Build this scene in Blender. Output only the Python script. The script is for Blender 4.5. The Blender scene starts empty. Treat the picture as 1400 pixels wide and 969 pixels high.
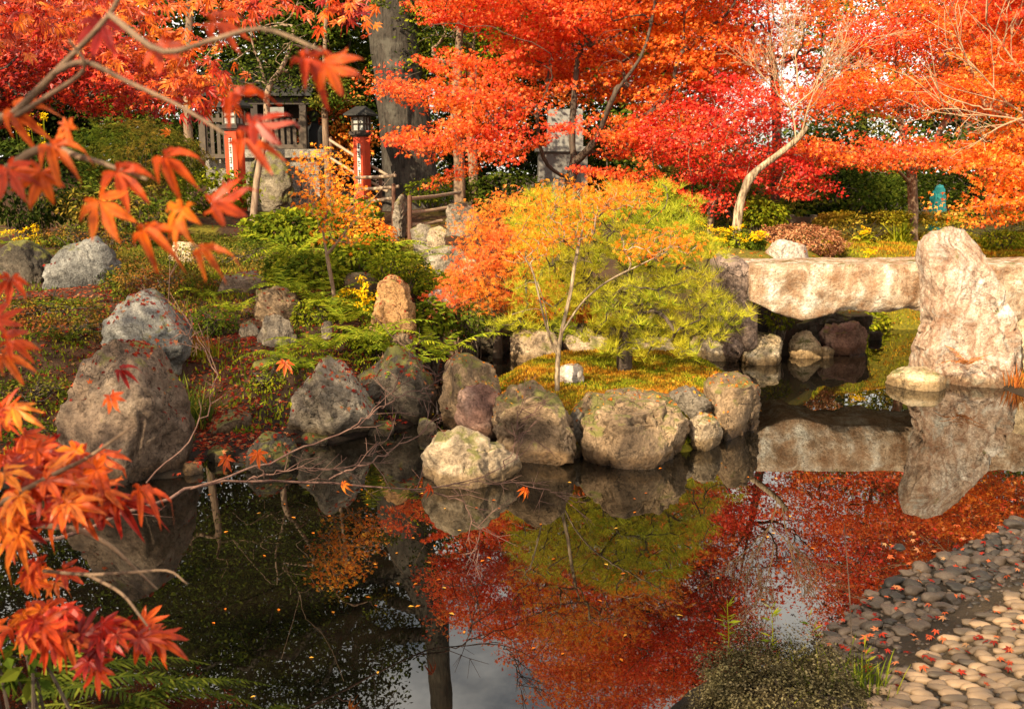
import bpy, bmesh, math, random
import numpy as np
from mathutils import Vector, noise as mnoise
from mathutils.bvhtree import BVHTree

R = math.radians
SC = bpy.context.scene
COL = SC.collection
rng = np.random.default_rng(11)
random.seed(11)

# ------------------------------------------------------------------ camera
CAM_H, PITCH, FPX = 2.0, R(10.5), 1345.0
cd = bpy.data.cameras.new("camera")
cam = bpy.data.objects.new("camera", cd)
COL.objects.link(cam)
cam.location = (0, 0, CAM_H)
cam.rotation_euler = (math.pi / 2 - PITCH, 0, 0)
cd.sensor_width = 36
cd.lens = FPX / 1400 * 36
cd.clip_start, cd.clip_end = 0.05, 2000
cd.dof.use_dof = True
cd.dof.focus_distance = 8.6
cd.dof.aperture_fstop = 8.0
SC.camera = cam

# ------------------------------------------------------------------ sky and sun
SUN_EL, SUN_TRAVEL = R(33), R(33)      # light travels towards +Y, turned this far to the right
w = bpy.data.worlds.new("World"); SC.world = w; w.use_nodes = True
nt = w.node_tree; N = nt.nodes; Lk = nt.links
bg = N["Background"]
sky = N.new("ShaderNodeTexSky"); sky.sky_type = 'NISHITA'; sky.sun_disc = False
sky.sun_elevation = SUN_EL
sky.sun_rotation = math.pi + SUN_TRAVEL
sky.air_density = 1.0; sky.dust_density = 2.0
tc = N.new("ShaderNodeTexCoord")
mp = N.new("ShaderNodeMapping"); mp.inputs["Scale"].default_value = (1.6, 1.6, 3.4)
nz = N.new("ShaderNodeTexNoise"); nz.inputs["Scale"].default_value = 1.7; nz.inputs["Detail"].default_value = 7; nz.inputs["Roughness"].default_value = .6
cr = N.new("ShaderNodeValToRGB"); cr.color_ramp.elements[0].position = .33; cr.color_ramp.elements[1].position = .55
mx = N.new("ShaderNodeMix"); mx.data_type = 'RGBA'
Lk.new(tc.outputs["Generated"], mp.inputs["Vector"]); Lk.new(mp.outputs[0], nz.inputs["Vector"])
Lk.new(nz.outputs["Fac"], cr.inputs[0]); Lk.new(cr.outputs[0], mx.inputs["Factor"])
Lk.new(sky.outputs[0], mx.inputs["A"]); mx.inputs["B"].default_value = (17.0, 16.8, 16.6, 1)
Lk.new(mx.outputs["Result"], bg.inputs["Color"])
bg.inputs["Strength"].default_value = 0.052
ld = bpy.data.lights.new("sun", 'SUN'); sun = bpy.data.objects.new("sun", ld); COL.objects.link(sun)
ld.energy = 5.0; ld.angle = R(0.6); ld.color = (1.0, 0.87, 0.66)
sdir = Vector((math.sin(SUN_TRAVEL) * math.cos(SUN_EL), math.cos(SUN_TRAVEL) * math.cos(SUN_EL), -math.sin(SUN_EL)))
sun.rotation_euler = sdir.to_track_quat('-Z', 'Y').to_euler()
SC.view_settings.view_transform = 'Standard'; SC.view_settings.look = 'None'
SC.view_settings.exposure = 1.15; SC.view_settings.gamma = 1.0
SC.view_settings.use_white_balance = True; SC.view_settings.white_balance_temperature = 7300; SC.view_settings.white_balance_tint = 8
SC.cycles.max_bounces = 6; SC.cycles.diffuse_bounces = 3; SC.cycles.glossy_bounces = 3; SC.cycles.transmission_bounces = 4
SC.cycles.use_denoising = True

# ------------------------------------------------------------------ pixel helpers (photograph pixels -> points of the place)
cp, sp = math.cos(PITCH), math.sin(PITCH)
def ray(u, v):
    dx = (u - 700) / FPX; dy = -(v - 484.5) / FPX
    return np.array([dx, cp + dy * sp, -sp + dy * cp])
def P(u, v, d):
    r = ray(u, v); return np.array([0, 0, CAM_H]) + r * (d / r[1])
def G(u, v, z=0.0):
    r = ray(u, v); return np.array([0, 0, CAM_H]) + r * ((z - CAM_H) / r[2])
def S(d): return d / FPX
def RP(u, v, d):
    """the point at distance d whose mirror image in the pond is seen at (u, v)"""
    p = P(u, v, d); return p * np.array([1, 1, -1])

# ------------------------------------------------------------------ mesh helpers
class MB:
    def __init__(s): s.v = []; s.f3 = []; s.f4 = []; s.n = 0; s.m3 = []; s.m4 = []
    def add(s, v, f3=None, f4=None, m=0):
        v = np.asarray(v, float).reshape(-1, 3)
        s.v.append(v)
        if f3 is not None and len(f3):
            f = np.asarray(f3, int).reshape(-1, 3) + s.n; s.f3.append(f); s.m3.append(np.full(len(f), m))
        if f4 is not None and len(f4):
            f = np.asarray(f4, int).reshape(-1, 4) + s.n; s.f4.append(f); s.m4.append(np.full(len(f), m))
        s.n += len(v); return s
    def data(s):
        v = np.concatenate(s.v) if s.v else np.zeros((0, 3))
        f3 = np.concatenate(s.f3) if s.f3 else np.zeros((0, 3), int)
        f4 = np.concatenate(s.f4) if s.f4 else np.zeros((0, 4), int)
        return v, f3, f4
    def build(s, name, mats, parent=None, smooth=False, origin=None):
        v, f3, f4 = s.data()
        if origin is None: origin = (0, 0, 0)
        origin = np.asarray(origin, float)
        me = bpy.data.meshes.new(name)
        me.vertices.add(len(v)); me.vertices.foreach_set("co", (v - origin).ravel())
        nl = f3.size + f4.size
        me.loops.add(nl); me.loops.foreach_set("vertex_index", np.concatenate([f3.ravel(), f4.ravel()]).astype(np.int32))
        npoly = len(f3) + len(f4); me.polygons.add(npoly)
        tot = np.concatenate([np.full(len(f3), 3), np.full(len(f4), 4)]).astype(np.int32)
        st = np.zeros(npoly, np.int32)
        if npoly: st[1:] = np.cumsum(tot)[:-1]
        me.polygons.foreach_set("loop_start", st)
        if not isinstance(mats, (list, tuple)): mats = [mats]
        for m in mats: me.materials.append(m)
        if len(mats) > 1:
            mi = np.concatenate(s.m3 + s.m4) if (s.m3 or s.m4) else np.zeros(0)
            me.polygons.foreach_set("material_index", mi.astype(np.int32))
        me.update(calc_edges=True); me.validate()
        me.polygons.foreach_set("use_smooth", np.full(len(me.polygons), bool(smooth)))
        o = bpy.data.objects.new(name, me); COL.objects.link(o)
        o.location = origin
        if parent is not None:
            o.parent = parent
            o.location = Vector(origin) - parent.location
        return o

def empty(name, loc):
    o = bpy.data.objects.new(name, None); COL.objects.link(o); o.location = Vector([float(a) for a in loc]); o.empty_display_size = .1; return o
def tag(o, label=None, cat=None, group=None, kind=None):
    if label: o["label"] = label
    if cat: o["category"] = cat
    if group: o["group"] = group
    if kind: o["kind"] = kind
    return o

BOXF = [(0,3,2,1),(4,5,6,7),(0,1,5,4),(1,2,6,5),(2,3,7,6),(3,0,4,7)]
def box(mb, c, h, rz=0.0, m=0, taper=1.0):
    c = np.asarray(c, float); s = np.array([[-1,-1,-1],[1,-1,-1],[1,1,-1],[-1,1,-1],[-1,-1,1],[1,-1,1],[1,1,1],[-1,1,1]], float)
    s[4:, :2] *= taper
    v = s * np.asarray(h, float)
    cz, sz = math.cos(rz), math.sin(rz)
    v = np.stack([v[:,0]*cz - v[:,1]*sz, v[:,0]*sz + v[:,1]*cz, v[:,2]], 1) + c
    mb.add(v, f4=BOXF, m=m)

def unit(a, axis=-1):
    return a / np.maximum(np.linalg.norm(a, axis=axis, keepdims=True), 1e-9)

def tube(mb, pts, rad, sides=6, cap=True, m=0, wob=0.0):
    pts = np.asarray(pts, float); n = len(pts)
    rad = np.broadcast_to(np.asarray(rad, float), (n,))
    t = np.zeros_like(pts); t[1:-1] = pts[2:] - pts[:-2]; t[0] = pts[1] - pts[0]; t[-1] = pts[-1] - pts[-2]; t = unit(t)
    up = np.array([0, 0, 1.0]) if abs(t[0][2]) < .9 else np.array([1.0, 0, 0])
    nrm = unit(np.cross(t[0], up)); fr = []
    for i in range(n):
        nrm = nrm - t[i] * nrm.dot(t[i]); nrm = nrm / max(np.linalg.norm(nrm), 1e-9)
        fr.append((nrm, np.cross(t[i], nrm)))
    a = np.linspace(0, 2 * np.pi, sides, endpoint=False)
    A = np.array([f[0] for f in fr]); B = np.array([f[1] for f in fr])
    rr = rad[:, None] * (1 + (rng.normal(0, wob, (n, sides)) if wob else 0))
    V = pts[:, None] + (A[:, None] * np.cos(a)[None, :, None] + B[:, None] * np.sin(a)[None, :, None]) * rr[..., None]
    idx = np.arange(n * sides).reshape(n, sides)
    i0 = idx[:-1]; i1 = idx[1:]
    f4 = np.stack([i0, np.roll(i0, -1, 1), np.roll(i1, -1, 1), i1], -1).reshape(-1, 4)
    V = V.reshape(-1, 3); f3 = None
    if cap:
        V = np.concatenate([V, pts[-1:] + t[-1] * rad[-1] * .5])
        k = len(V) - 1; l = idx[-1]
        f3 = np.stack([l, np.roll(l, -1), np.full(sides, k)], -1)
    mb.add(V, f3, f4, m)

def smooth_path(pts, n):
    pts = np.asarray(pts, float); k = len(pts)
    if k < 3: 
        tt = np.linspace(0, 1, n)[:, None]; return pts[0] * (1 - tt) + pts[-1] * tt
    p = np.concatenate([[2 * pts[0] - pts[1]], pts, [2 * pts[-1] - pts[-2]]])
    out = []
    for t in np.linspace(0, k - 1 - 1e-6, n):
        i = int(t); f = t - i; a, b, c, d = p[i:i+4]
        out.append(.5 * ((2*b) + (c-a)*f + (2*a-5*b+4*c-d)*f*f + (3*b-a-3*c+d)*f**3))
    return np.array(out)

# ------------------------------------------------------------------ numpy noise
_perm = np.random.default_rng(5).permutation(512)
def _h(ix, iy, iz):
    return _perm[(_perm[(_perm[ix & 511] + iy) & 511] + iz) & 511] / 511.0
def vnoise(p):
    p = np.asarray(p, float); i = np.floor(p).astype(int); f = p - i; f = f*f*f*(f*(f*6-15)+10)
    x, y, z = i[..., 0], i[..., 1], i[..., 2]; fx, fy, fz = f[..., 0], f[..., 1], f[..., 2]
    def L(a, b, t): return a + (b - a) * t
    return L(L(L(_h(x,y,z), _h(x+1,y,z), fx), L(_h(x,y+1,z), _h(x+1,y+1,z), fx), fy),
             L(L(_h(x,y,z+1), _h(x+1,y,z+1), fx), L(_h(x,y+1,z+1), _h(x+1,y+1,z+1), fx), fy), fz) * 2 - 1
def fbm(p, o=4, g=.5):
    a = 1; s = 0; q = np.asarray(p, float)
    for k in range(o): s = s + a * vnoise(q); q = q * 2.03 + 17.3; a *= g
    return s
def sstep(a, b, x):
    t = np.clip((x - a) / (b - a), 0, 1); return t * t * (3 - 2 * t)

# ------------------------------------------------------------------ materials
class MT:
    def __init__(s, name):
        s.m = bpy.data.materials.new(name); s.m.use_nodes = True; s.t = s.m.node_tree; s.N = s.t.nodes
        s.b = s.N["Principled BSDF"]; s.out = s.N["Material Output"]
    def n(s, typ, **kw):
        x = s.N.new("ShaderNode" + typ)
        for k, v in kw.items():
            if k in x.inputs: 
                if hasattr(v, 'is_output'): s.t.links.new(v, x.inputs[k])
                else: x.inputs[k].default_value = v
            else: setattr(x, k, v)
        return x
    def l(s, a, b): s.t.links.new(a, b)
    def ramp(s, fac, stops, interp='LINEAR'):
        r = s.N.new("ShaderNodeValToRGB"); e = r.color_ramp.elements; r.color_ramp.interpolation = interp
        while len(e) < len(stops): e.new(.5)
        for i, (p, c) in enumerate(stops):
            e[i].position = p; e[i].color = (*c, 1) if len(c) == 3 else c
        s.l(fac, r.inputs[0]); return r.outputs[0]
    def noise(s, vec, scale, detail=4, rough=.55, dist=0.0):
        x = s.n("TexNoise", Scale=scale, Detail=detail, Roughness=rough, Distortion=dist)
        if vec is not None: s.l(vec, x.inputs["Vector"])
        return x.outputs["Fac"]
    def mix(s, fac, a, b, mode='MIX'):
        x = s.N.new("ShaderNodeMix"); x.data_type = 'RGBA'; x.blend_type = mode; x.clamp_factor = True
        for k, v in (("Factor", fac), ("A", a), ("B", b)):
            inp = [i for i in x.inputs if i.name == k and (i.type == 'RGBA' if k != "Factor" else i.type == 'VALUE')][0]
            if hasattr(v, 'is_output'): s.l(v, inp)
            else: inp.default_value = (*v, 1) if isinstance(v, tuple) and len(v) == 3 else v
        return [o for o in x.outputs if o.type == 'RGBA'][0]
    def math(s, op, a, b=0.0, c=None):
        x = s.N.new("ShaderNodeMath"); x.operation = op
        for i, v in enumerate((a, b, c)):
            if v is None: continue
            if hasattr(v, 'is_output'): s.l(v, x.inputs[i])
            else: x.inputs[i].default_value = v
        return x.outputs[0]
    def coord(s, which="Object", rand=True):
        t = s.N.new("ShaderNodeTexCoord").outputs[which]
        if not rand: return t
        oi = s.N.new("ShaderNodeObjectInfo").outputs["Random"]
        a = s.math('MULTIPLY', oi, 37.0)
        v = s.N.new("ShaderNodeVectorMath"); v.operation = 'ADD'; s.l(t, v.inputs[0]); s.l(a, v.inputs[1]); return v.outputs[0]
    def bump(s, h, strength, dist=.02, prev=None):
        b = s.n("Bump", Strength=strength, Distance=dist); s.l(h, b.inputs["Height"])
        if prev is not None: s.l(prev, b.inputs["Normal"])
        return b.outputs[0]
    def done(s, col=None, rough=.7, normal=None, spec=.3):
        if col is not None:
            if hasattr(col, 'is_output'): s.l(col, s.b.inputs["Base Color"])
            else: s.b.inputs["Base Color"].default_value = (*col, 1)
        if hasattr(rough, 'is_output'): s.l(rough, s.b.inputs["Roughness"])
        else: s.b.inputs["Roughness"].default_value = rough
        s.b.inputs["Specular IOR Level"].default_value = spec
        if normal is not None: s.l(normal, s.b.inputs["Normal"])
        return s.m

def leaf_mat(name, stops, patch=None, patch_scale=.8, trans=.35, gloss=False, patch_amt=1.0):
    """Leaf colour varies leaf by leaf; `patch` = second ramp that takes over in whole sprays of the crown."""
    m = MT(name); g = m.N.new("ShaderNodeNewGeometry")
    c = m.ramp(g.outputs["Random Per Island"], stops)
    if patch:
        c2 = m.ramp(g.outputs["Random Per Island"], patch)
        nf = m.noise(g.outputs["Position"], patch_scale, 3)
        f = m.ramp(nf, [(.42, (0, 0, 0)), (.60, (patch_amt,) * 3)])
        c = m.mix(f, c, c2)
    tr = m.N.new("ShaderNodeBsdfTranslucent"); m.l(c, tr.inputs["Color"])
    mixs = m.N.new("ShaderNodeMixShader"); mixs.inputs[0].default_value = trans
    if gloss:
        m.l(c, m.b.inputs["Base Color"]); m.b.inputs["Roughness"].default_value = .42; m.b.inputs["Specular IOR Level"].default_value = .35
        m.l(m.b.outputs[0], mixs.inputs[1])
    else:
        d = m.N.new("ShaderNodeBsdfDiffuse"); m.l(c, d.inputs["Color"]); m.l(d.outputs[0], mixs.inputs[1]); m.N.remove(m.b)
    m.l(tr.outputs[0], mixs.inputs[2]); m.l(mixs.outputs[0], m.out.inputs["Surface"])
    return m.m

def add_veins(mat):
    t = mat.node_tree; N_ = t.nodes; l_ = t.links
    src = [l for l in l_ if l.to_socket.name == "Base Color"][0].from_socket; tr = [n for n in N_ if n.type == 'BSDF_TRANSLUCENT'][0]; pb = [n for n in N_ if n.type == 'BSDF_PRINCIPLED'][0]
    at = N_.new("ShaderNodeAttribute"); at.attribute_name = "vein"
    cr = N_.new("ShaderNodeValToRGB"); cr.color_ramp.elements[0].position = .82; cr.color_ramp.elements[0].color = (1, 1, 1, 1); cr.color_ramp.elements[1].position = .97; cr.color_ramp.elements[1].color = (.42, .30, .30, 1); l_.new(at.outputs["Fac"], cr.inputs[0])
    geo = N_.new("ShaderNodeNewGeometry"); nz = N_.new("ShaderNodeTexNoise"); nz.inputs["Scale"].default_value = 55; nz.inputs["Detail"].default_value = 5; l_.new(geo.outputs["Position"], nz.inputs["Vector"])
    c2 = N_.new("ShaderNodeValToRGB"); e = c2.color_ramp.elements; e[0].position = .34; e[0].color = (.45, .34, .30, 1); e[1].position = .50; e[1].color = (1, 1, 1, 1); x = e.new(.68); x.color = (1.15, 1.5, 1.2, 1); l_.new(nz.outputs["Fac"], c2.inputs[0])
    out = src
    for c in (cr.outputs[0], c2.outputs[0]):
        m = N_.new("ShaderNodeMix"); m.data_type = 'RGBA'; m.blend_type = 'MULTIPLY'; m.inputs[0].default_value = .85
        l_.new(out, [i for i in m.inputs if i.name == "A" and i.type == 'RGBA'][0]); l_.new(c, [i for i in m.inputs if i.name == "B" and i.type == 'RGBA'][0]); out = [o for o in m.outputs if o.type == 'RGBA'][0]
    l_.new(out, pb.inputs["Base Color"]); l_.new(out, tr.inputs["Color"])
def rock_mat(name, c1, c2, c3, moss=.3, mossc=(.09, .085, .02), scale=1.0, pits=0.0, streak=0.0, veins=0.0):
    m = MT(name); v = m.coord()
    big = m.noise(v, 2.2 * scale, 6, .6, .4); fine = m.noise(v, 14 * scale, 8, .65); spk = m.noise(v, 46 * scale, 6, .7)
    col = m.ramp(big, [(.32, c1), (.5, c2), (.66, c3)])
    dk = m.ramp(fine, [(.3, (.40, .38, .37)), (.52, (1, 1, 1)), (.78, (1.25, 1.22, 1.15))])
    col = m.mix(.8, col, dk, 'MULTIPLY')
    sp_ = m.ramp(spk, [(.36, (.42, .38, .35)), (.5, (1, 1, 1)), (.66, (1.45, 1.45, 1.45))])
    col = m.mix(.7, col, sp_, 'MULTIPLY')
    if streak:
        mpn = m.N.new("ShaderNodeMapping"); mpn.inputs["Scale"].default_value = (7, 7, .7); m.l(v, mpn.inputs["Vector"])
        st = m.noise(mpn.outputs[0], 1.3, 6, .65)
        col = m.mix(m.ramp(st, [(.42, (0, 0, 0)), (.62, (streak,) * 3)]), col, (.27, .13, .06))
    if veins:
        wvn = m.n("TexWave", Scale=1.6, Distortion=14.0, Detail=5.0); wvn.inputs["Detail Scale"].default_value = 1.4; m.l(v, wvn.inputs["Vector"])
        col = m.mix(m.ramp(wvn.outputs["Fac"], [(.0, (veins,) * 3), (.14, (0, 0, 0)), (.86, (0, 0, 0)), (1, (veins * .7,) * 3)]), col, (.20, .085, .045))
        gv2 = m.ramp(m.noise(v, 3.1, 7, .7, 1.2), [(.56, (0, 0, 0)), (.66, (.75,) * 3)]); col = m.mix(gv2, col, (.44, .43, .38))
    vo = m.n("TexVoronoi", Scale=3.2 * scale, feature='DISTANCE_TO_EDGE'); 
    wv = m.N.new("ShaderNodeVectorMath"); wv.operation = 'ADD'
    wn = m.n("TexNoise", Scale=5.0 * scale, Detail=5.0); m.l(v, wn.inputs["Vector"])
    m.l(v, wv.inputs[0]); m.l(wn.outputs["Color"], wv.inputs[1]); m.l(wv.outputs[0], vo.inputs["Vector"])
    crack = m.ramp(vo.outputs["Distance"], [(0, (0, 0, 0)), (.022, (1, 1, 1))])
    cmask = m.ramp(m.noise(v, 1.7 * scale, 2), [(.5, (0, 0, 0)), (.6, (.75,) * 3)])
    cr_ = m.mix(cmask, (1, 1, 1), crack)
    col = m.mix(.75, col, cr_, 'MULTIPLY')
    geo = m.N.new("ShaderNodeNewGeometry")
    sepn = m.N.new("ShaderNodeSeparateXYZ"); m.l(geo.outputs["Normal"], sepn.inputs[0])
    sepp = m.N.new("ShaderNodeSeparateXYZ"); m.l(geo.outputs["Position"], sepp.inputs[0])
    if moss:
        mn = m.noise(v, 4.5 * scale, 6, .65)
        mf = m.math('MULTIPLY_ADD', sepn.outputs[2], .22, mn)
        mk = m.ramp(mf, [(.74 - moss * .3, (0, 0, 0)), (.84 - moss * .3, (.85,) * 3)])
        mc = m.mix(m.noise(v, 60, 3), mossc, tuple(a * 2.0 for a in mossc))
        col = m.mix(mk, col, mc)
    wl = m.math('MULTIPLY_ADD', m.noise(v, 6, 3), .10, sepp.outputs[2])     # wet, stained foot where the stone stands in the pond
    wet = m.ramp(wl, [(.05, (.32, .27, .21)), (.125, (.62, .55, .45)), (.16, (1, 1, 1))])
    col = m.mix(1.0, col, wet, 'MULTIPLY')
    h = m.math('MULTIPLY_ADD', fine, .9, m.math('MULTIPLY', spk, .35))
    h = m.math('MULTIPLY_ADD', cr_, .5, h)
    if pits:
        pv = m.n("TexVoronoi", Scale=9.0); m.l(v, pv.inputs["Vector"])
        ph = m.ramp(pv.outputs["Distance"], [(.08, (0, 0, 0)), (.24, (1, 1, 1))]); h = m.math('MULTIPLY_ADD', ph, pits, h)
        col = m.mix(pits * .6, col, m.ramp(pv.outputs["Distance"], [(.08, (.35, .3, .28)), (.22, (1, 1, 1))]), 'MULTIPLY')
    nrm = m.bump(h, .9, .05)
    return m.done(col, m.ramp(wl, [(.06, (.35,) * 3), (.14, (.85,) * 3)]), nrm, .25)

def bark_mat(name, c1, c2, scale=6, lichen=None, lo=.34, hi=.62):
    m = MT(name); v = m.coord()
    mpn = m.N.new("ShaderNodeMapping"); mpn.inputs["Scale"].default_value = (scale, scale, scale * .22); m.l(v, mpn.inputs["Vector"])
    a = m.noise(mpn.outputs[0], 3.0, 8, .65); 
    col = m.ramp(a, [(lo, c1), (hi, c2)])
    if lichen: col = m.mix(m.ramp(m.noise(v, 3.2, 6, .65), [(.52, (0, 0, 0)), (.64, (.85,) * 3)]), col, lichen)
    return m.done(col, .85, m.bump(a, .8, .03), .2)

def flat_mat(name, c, rough=.6, var=.25, scale=12, spec=.3):
    m = MT(name); v = m.coord(); n_ = m.noise(v, scale, 5)
    col = m.ramp(n_, [(.3, tuple(a * (1 - var) for a in c)), (.7, tuple(min(1, a * (1 + var)) for a in c))])
    return m.done(col, rough, m.bump(n_, .25, .01), spec)

M = {}
RED = [(0, (.50, .016, .014)), (.35, (.74, .055, .020)), (.75, (.86, .13, .03)), (1, (.90, .28, .09))]
ORG = [(0, (.68, .085, .012)), (.4, (.85, .19, .02)), (.8, (.90, .30, .035)), (1, (.92, .46, .10))]
CRIM = [(0, (.34, .006, .010)), (.45, (.58, .014, .016)), (.85, (.76, .05, .03)), (1, (.84, .18, .08))]
DKRED = [(0, (.20, .006, .008)), (.5, (.38, .016, .010)), (1, (.52, .06, .014))]
YEL = [(0, (.50, .24, .01)), (.5, (.72, .42, .015)), (1, (.82, .58, .03))]
GRN = [(0, (.030, .055, .008)), (.5, (.07, .10, .012)), (1, (.15, .17, .02))]
DGRN = [(0, (.006, .011, .004)), (.6, (.015, .024, .006)), (1, (.045, .052, .012))]
YGRN = [(0, (.09, .13, .010)), (.5, (.22, .25, .016)), (1, (.42, .38, .03))]
OLIVE = [(0, (.06, .055, .012)), (.5, (.14, .11, .02)), (1, (.30, .17, .03))]
M['lf_redorange'] = leaf_mat("leaves_red_orange", RED, ORG, .42, trans=.45, gloss=True)
M['lf_orange'] = leaf_mat("leaves_orange", RED, ORG, .7, patch_amt=.8, trans=.45, gloss=True)
M['lf_crimson'] = leaf_mat("leaves_crimson", CRIM, RED, .8, patch_amt=.65, trans=.42, gloss=True)
M['lf_dkred'] = leaf_mat("leaves_dark_red", DKRED, RED, .6, patch_amt=.9, gloss=True)
M['lf_near'] = leaf_mat("leaves_near_maple", [(0, (.22, .008, .010)), (.35, (.46, .022, .014)), (.75, (.64, .07, .016)), (1, (.72, .14, .03))], [(0, (.45, .04, .010)), (.5, (.68, .12, .014)), (1, (.80, .25, .03))], 2.2, trans=.40, gloss=True)
add_veins(M['lf_near'])
M['lf_lace'] = leaf_mat("leaves_lace_orange", [(0, (.74, .16, .03)), (.5, (.88, .32, .05)), (1, (.90, .52, .10))], [(0, (.72, .10, .04)), (.6, (.86, .20, .07)), (1, (.88, .38, .14))], 1.6, trans=.45)
M['lf_goldlace'] = leaf_mat("leaves_gold_lace", [(0, (.72, .13, .02)), (.5, (.86, .25, .03)), (1, (.90, .42, .08))], YEL, 1.2, patch_amt=.25)
M['lf_pine'] = leaf_mat("pine_needles", [(0, (.12, .20, .018)), (.5, (.36, .42, .03)), (1, (.68, .63, .08))], [(0, (.58, .34, .03)), (.5, (.80, .52, .04)), (1, (.86, .66, .09))], 1.5, trans=.4, patch_amt=.38)
M['lf_green'] = leaf_mat("leaves_green", GRN, YGRN, 1.5, trans=.3)
M['lf_dgreen'] = leaf_mat("leaves_dark_green", DGRN, GRN, .35, trans=.22)
M['lf_ygreen'] = leaf_mat("leaves_yellow_green", YGRN, GRN, 1.3, trans=.35)
M['lf_yellow'] = leaf_mat("petals_yellow", YEL, trans=.3)
M['lf_olive'] = leaf_mat("leaves_olive", OLIVE, GRN, 1.2, trans=.25)
M['lf_rust'] = leaf_mat("leaves_rust", [(0, (.16, .05, .025)), (.5, (.34, .13, .06)), (1, (.52, .28, .14))], trans=.2)
M['lf_azalea'] = leaf_mat("leaves_azalea", [(0, (.06, .045, .012)), (.5, (.16, .06, .02)), (1, (.30, .07, .02))], GRN, 2.0, trans=.2)
M['lf_fern'] = leaf_mat("fern_fronds", [(0, (.10, .15, .015)), (.6, (.24, .30, .025)), (1, (.46, .46, .05))], YGRN, 2.5, trans=.35)
M['lf_fern_dark'] = leaf_mat("fern_fronds_dark", [(0, (.022, .034, .008)), (.6, (.055, .07, .010)), (1, (.15, .16, .022))], trans=.3)
M['lf_hedge'] = leaf_mat("hedge_leaves", [(0, (.13, .14, .012)), (.5, (.36, .33, .025)), (1, (.60, .50, .05))], [(0, (.14, .12, .012)), (.5, (.34, .23, .04)), (1, (.54, .34, .07))], 1.2, trans=.2)
M['lf_litter'] = leaf_mat("fallen_leaf", [(0, (.10, .010, .008)), (.45, (.26, .022, .014)), (.75, (.36, .08, .03)), (1, (.28, .16, .08))], trans=.1)
M['lf_litter_o'] = leaf_mat("fallen_leaf_orange", [(0, (.30, .06, .012)), (.6, (.56, .16, .02)), (1, (.60, .34, .06))], trans=.1)
M['lf_moss'] = leaf_mat("moss", [(0, (.06, .08, .008)), (.5, (.17, .19, .015)), (1, (.34, .32, .025))], [(0, (.24, .08, .012)), (.6, (.46, .17, .02)), (1, (.52, .30, .04))], 2.8, trans=.2, patch_amt=.85)
M['lf_dead'] = leaf_mat("dead_leaf", [(0, (.22, .06, .02)), (.5, (.44, .13, .03)), (1, (.55, .24, .05))], trans=.3)
M['lf_grass'] = leaf_mat("grass_blades", [(0, (.035, .06, .010)), (.6, (.09, .13, .02)), (1, (.30, .26, .04))], trans=.3)
M['lf_heath'] = leaf_mat("dwarf_shrub_leaves", [(0, (.012, .012, .005)), (.5, (.045, .036, .016)), (1, (.17, .14, .065))], [(0, (.02, .015, .007)), (.6, (.065, .048, .024)), (1, (.20, .16, .09))], 9.0, trans=.15)
M['bark_dark'] = bark_mat("bark_dark", (.035, .024, .018), (.11, .08, .06))
M['bark_brown'] = bark_mat("bark_brown", (.10, .06, .04), (.26, .17, .11))
M['bark_pale'] = bark_mat("bark_pale", (.09, .055, .032), (.46, .34, .22), 10, (.20, .15, .10), .40, .60)
M['bark_tan'] = bark_mat("bark_tan", (.26, .15, .085), (.50, .33, .20))
M['bark_twig'] = bark_mat("bark_twig", (.14, .085, .06), (.32, .22, .15))
M['bark_redtwig'] = bark_mat("bark_redtwig", (.06, .026, .022), (.19, .105, .08))
M['bark_big'] = bark_mat("bark_big", (.014, .011, .009), (.062, .050, .040), 7, (.085, .075, .06))
M['rk_brown'] = rock_mat("rock_brown", (.075, .048, .032), (.15, .10, .07), (.22, .16, .115), .14, pits=.3)
M['rk_blue'] = rock_mat("rock_bluegrey", (.075, .072, .068), (.16, .155, .145), (.28, .265, .24), .1, scale=1.4)
M['rk_grey'] = rock_mat("rock_grey", (.10, .08, .06), (.21, .17, .13), (.34, .285, .22), .18)
M['rk_dark'] = rock_mat("rock_dark", (.035, .028, .022), (.075, .06, .045), (.13, .10, .075), .4)
M['rk_tan'] = rock_mat("rock_tan", (.22, .11, .045), (.38, .20, .085), (.48, .29, .14), .05)
M['rk_island'] = rock_mat("rock_island", (.07, .045, .028), (.19, .125, .075), (.37, .25, .15), .28)
M['rk_warm'] = rock_mat("rock_warm", (.20, .14, .09), (.34, .25, .165), (.46, .35, .235), .28)
M['rk_red'] = rock_mat("rock_reddish", (.13, .06, .045), (.24, .13, .10), (.34, .22, .17), .1)
M['rk_white'] = rock_mat("rock_white", (.40, .32, .26), (.58, .50, .43), (.70, .64, .57), .05, streak=.45)
M['rk_pillar'] = rock_mat("rock_pillar", (.30, .19, .13), (.50, .37, .28), (.68, .60, .52), .05, streak=.4, scale=1.6, veins=.55)
M['rk_cream'] = rock_mat("rock_cream", (.34, .22, .12), (.50, .37, .23), (.62, .50, .35), .14)
M['rk_smooth'] = rock_mat("rock_smooth", (.15, .095, .075), (.21, .145, .115), (.27, .20, .165), .02, scale=.6)
M['rk_bridge'] = rock_mat("rock_bridge", (.30, .155, .08), (.56, .42, .30), (.82, .76, .66), .05, streak=.6, scale=2.3)
M['rk_mossy'] = rock_mat("rock_mossy", (.08, .065, .045), (.16, .13, .09), (.26, .21, .15), .75)
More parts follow.
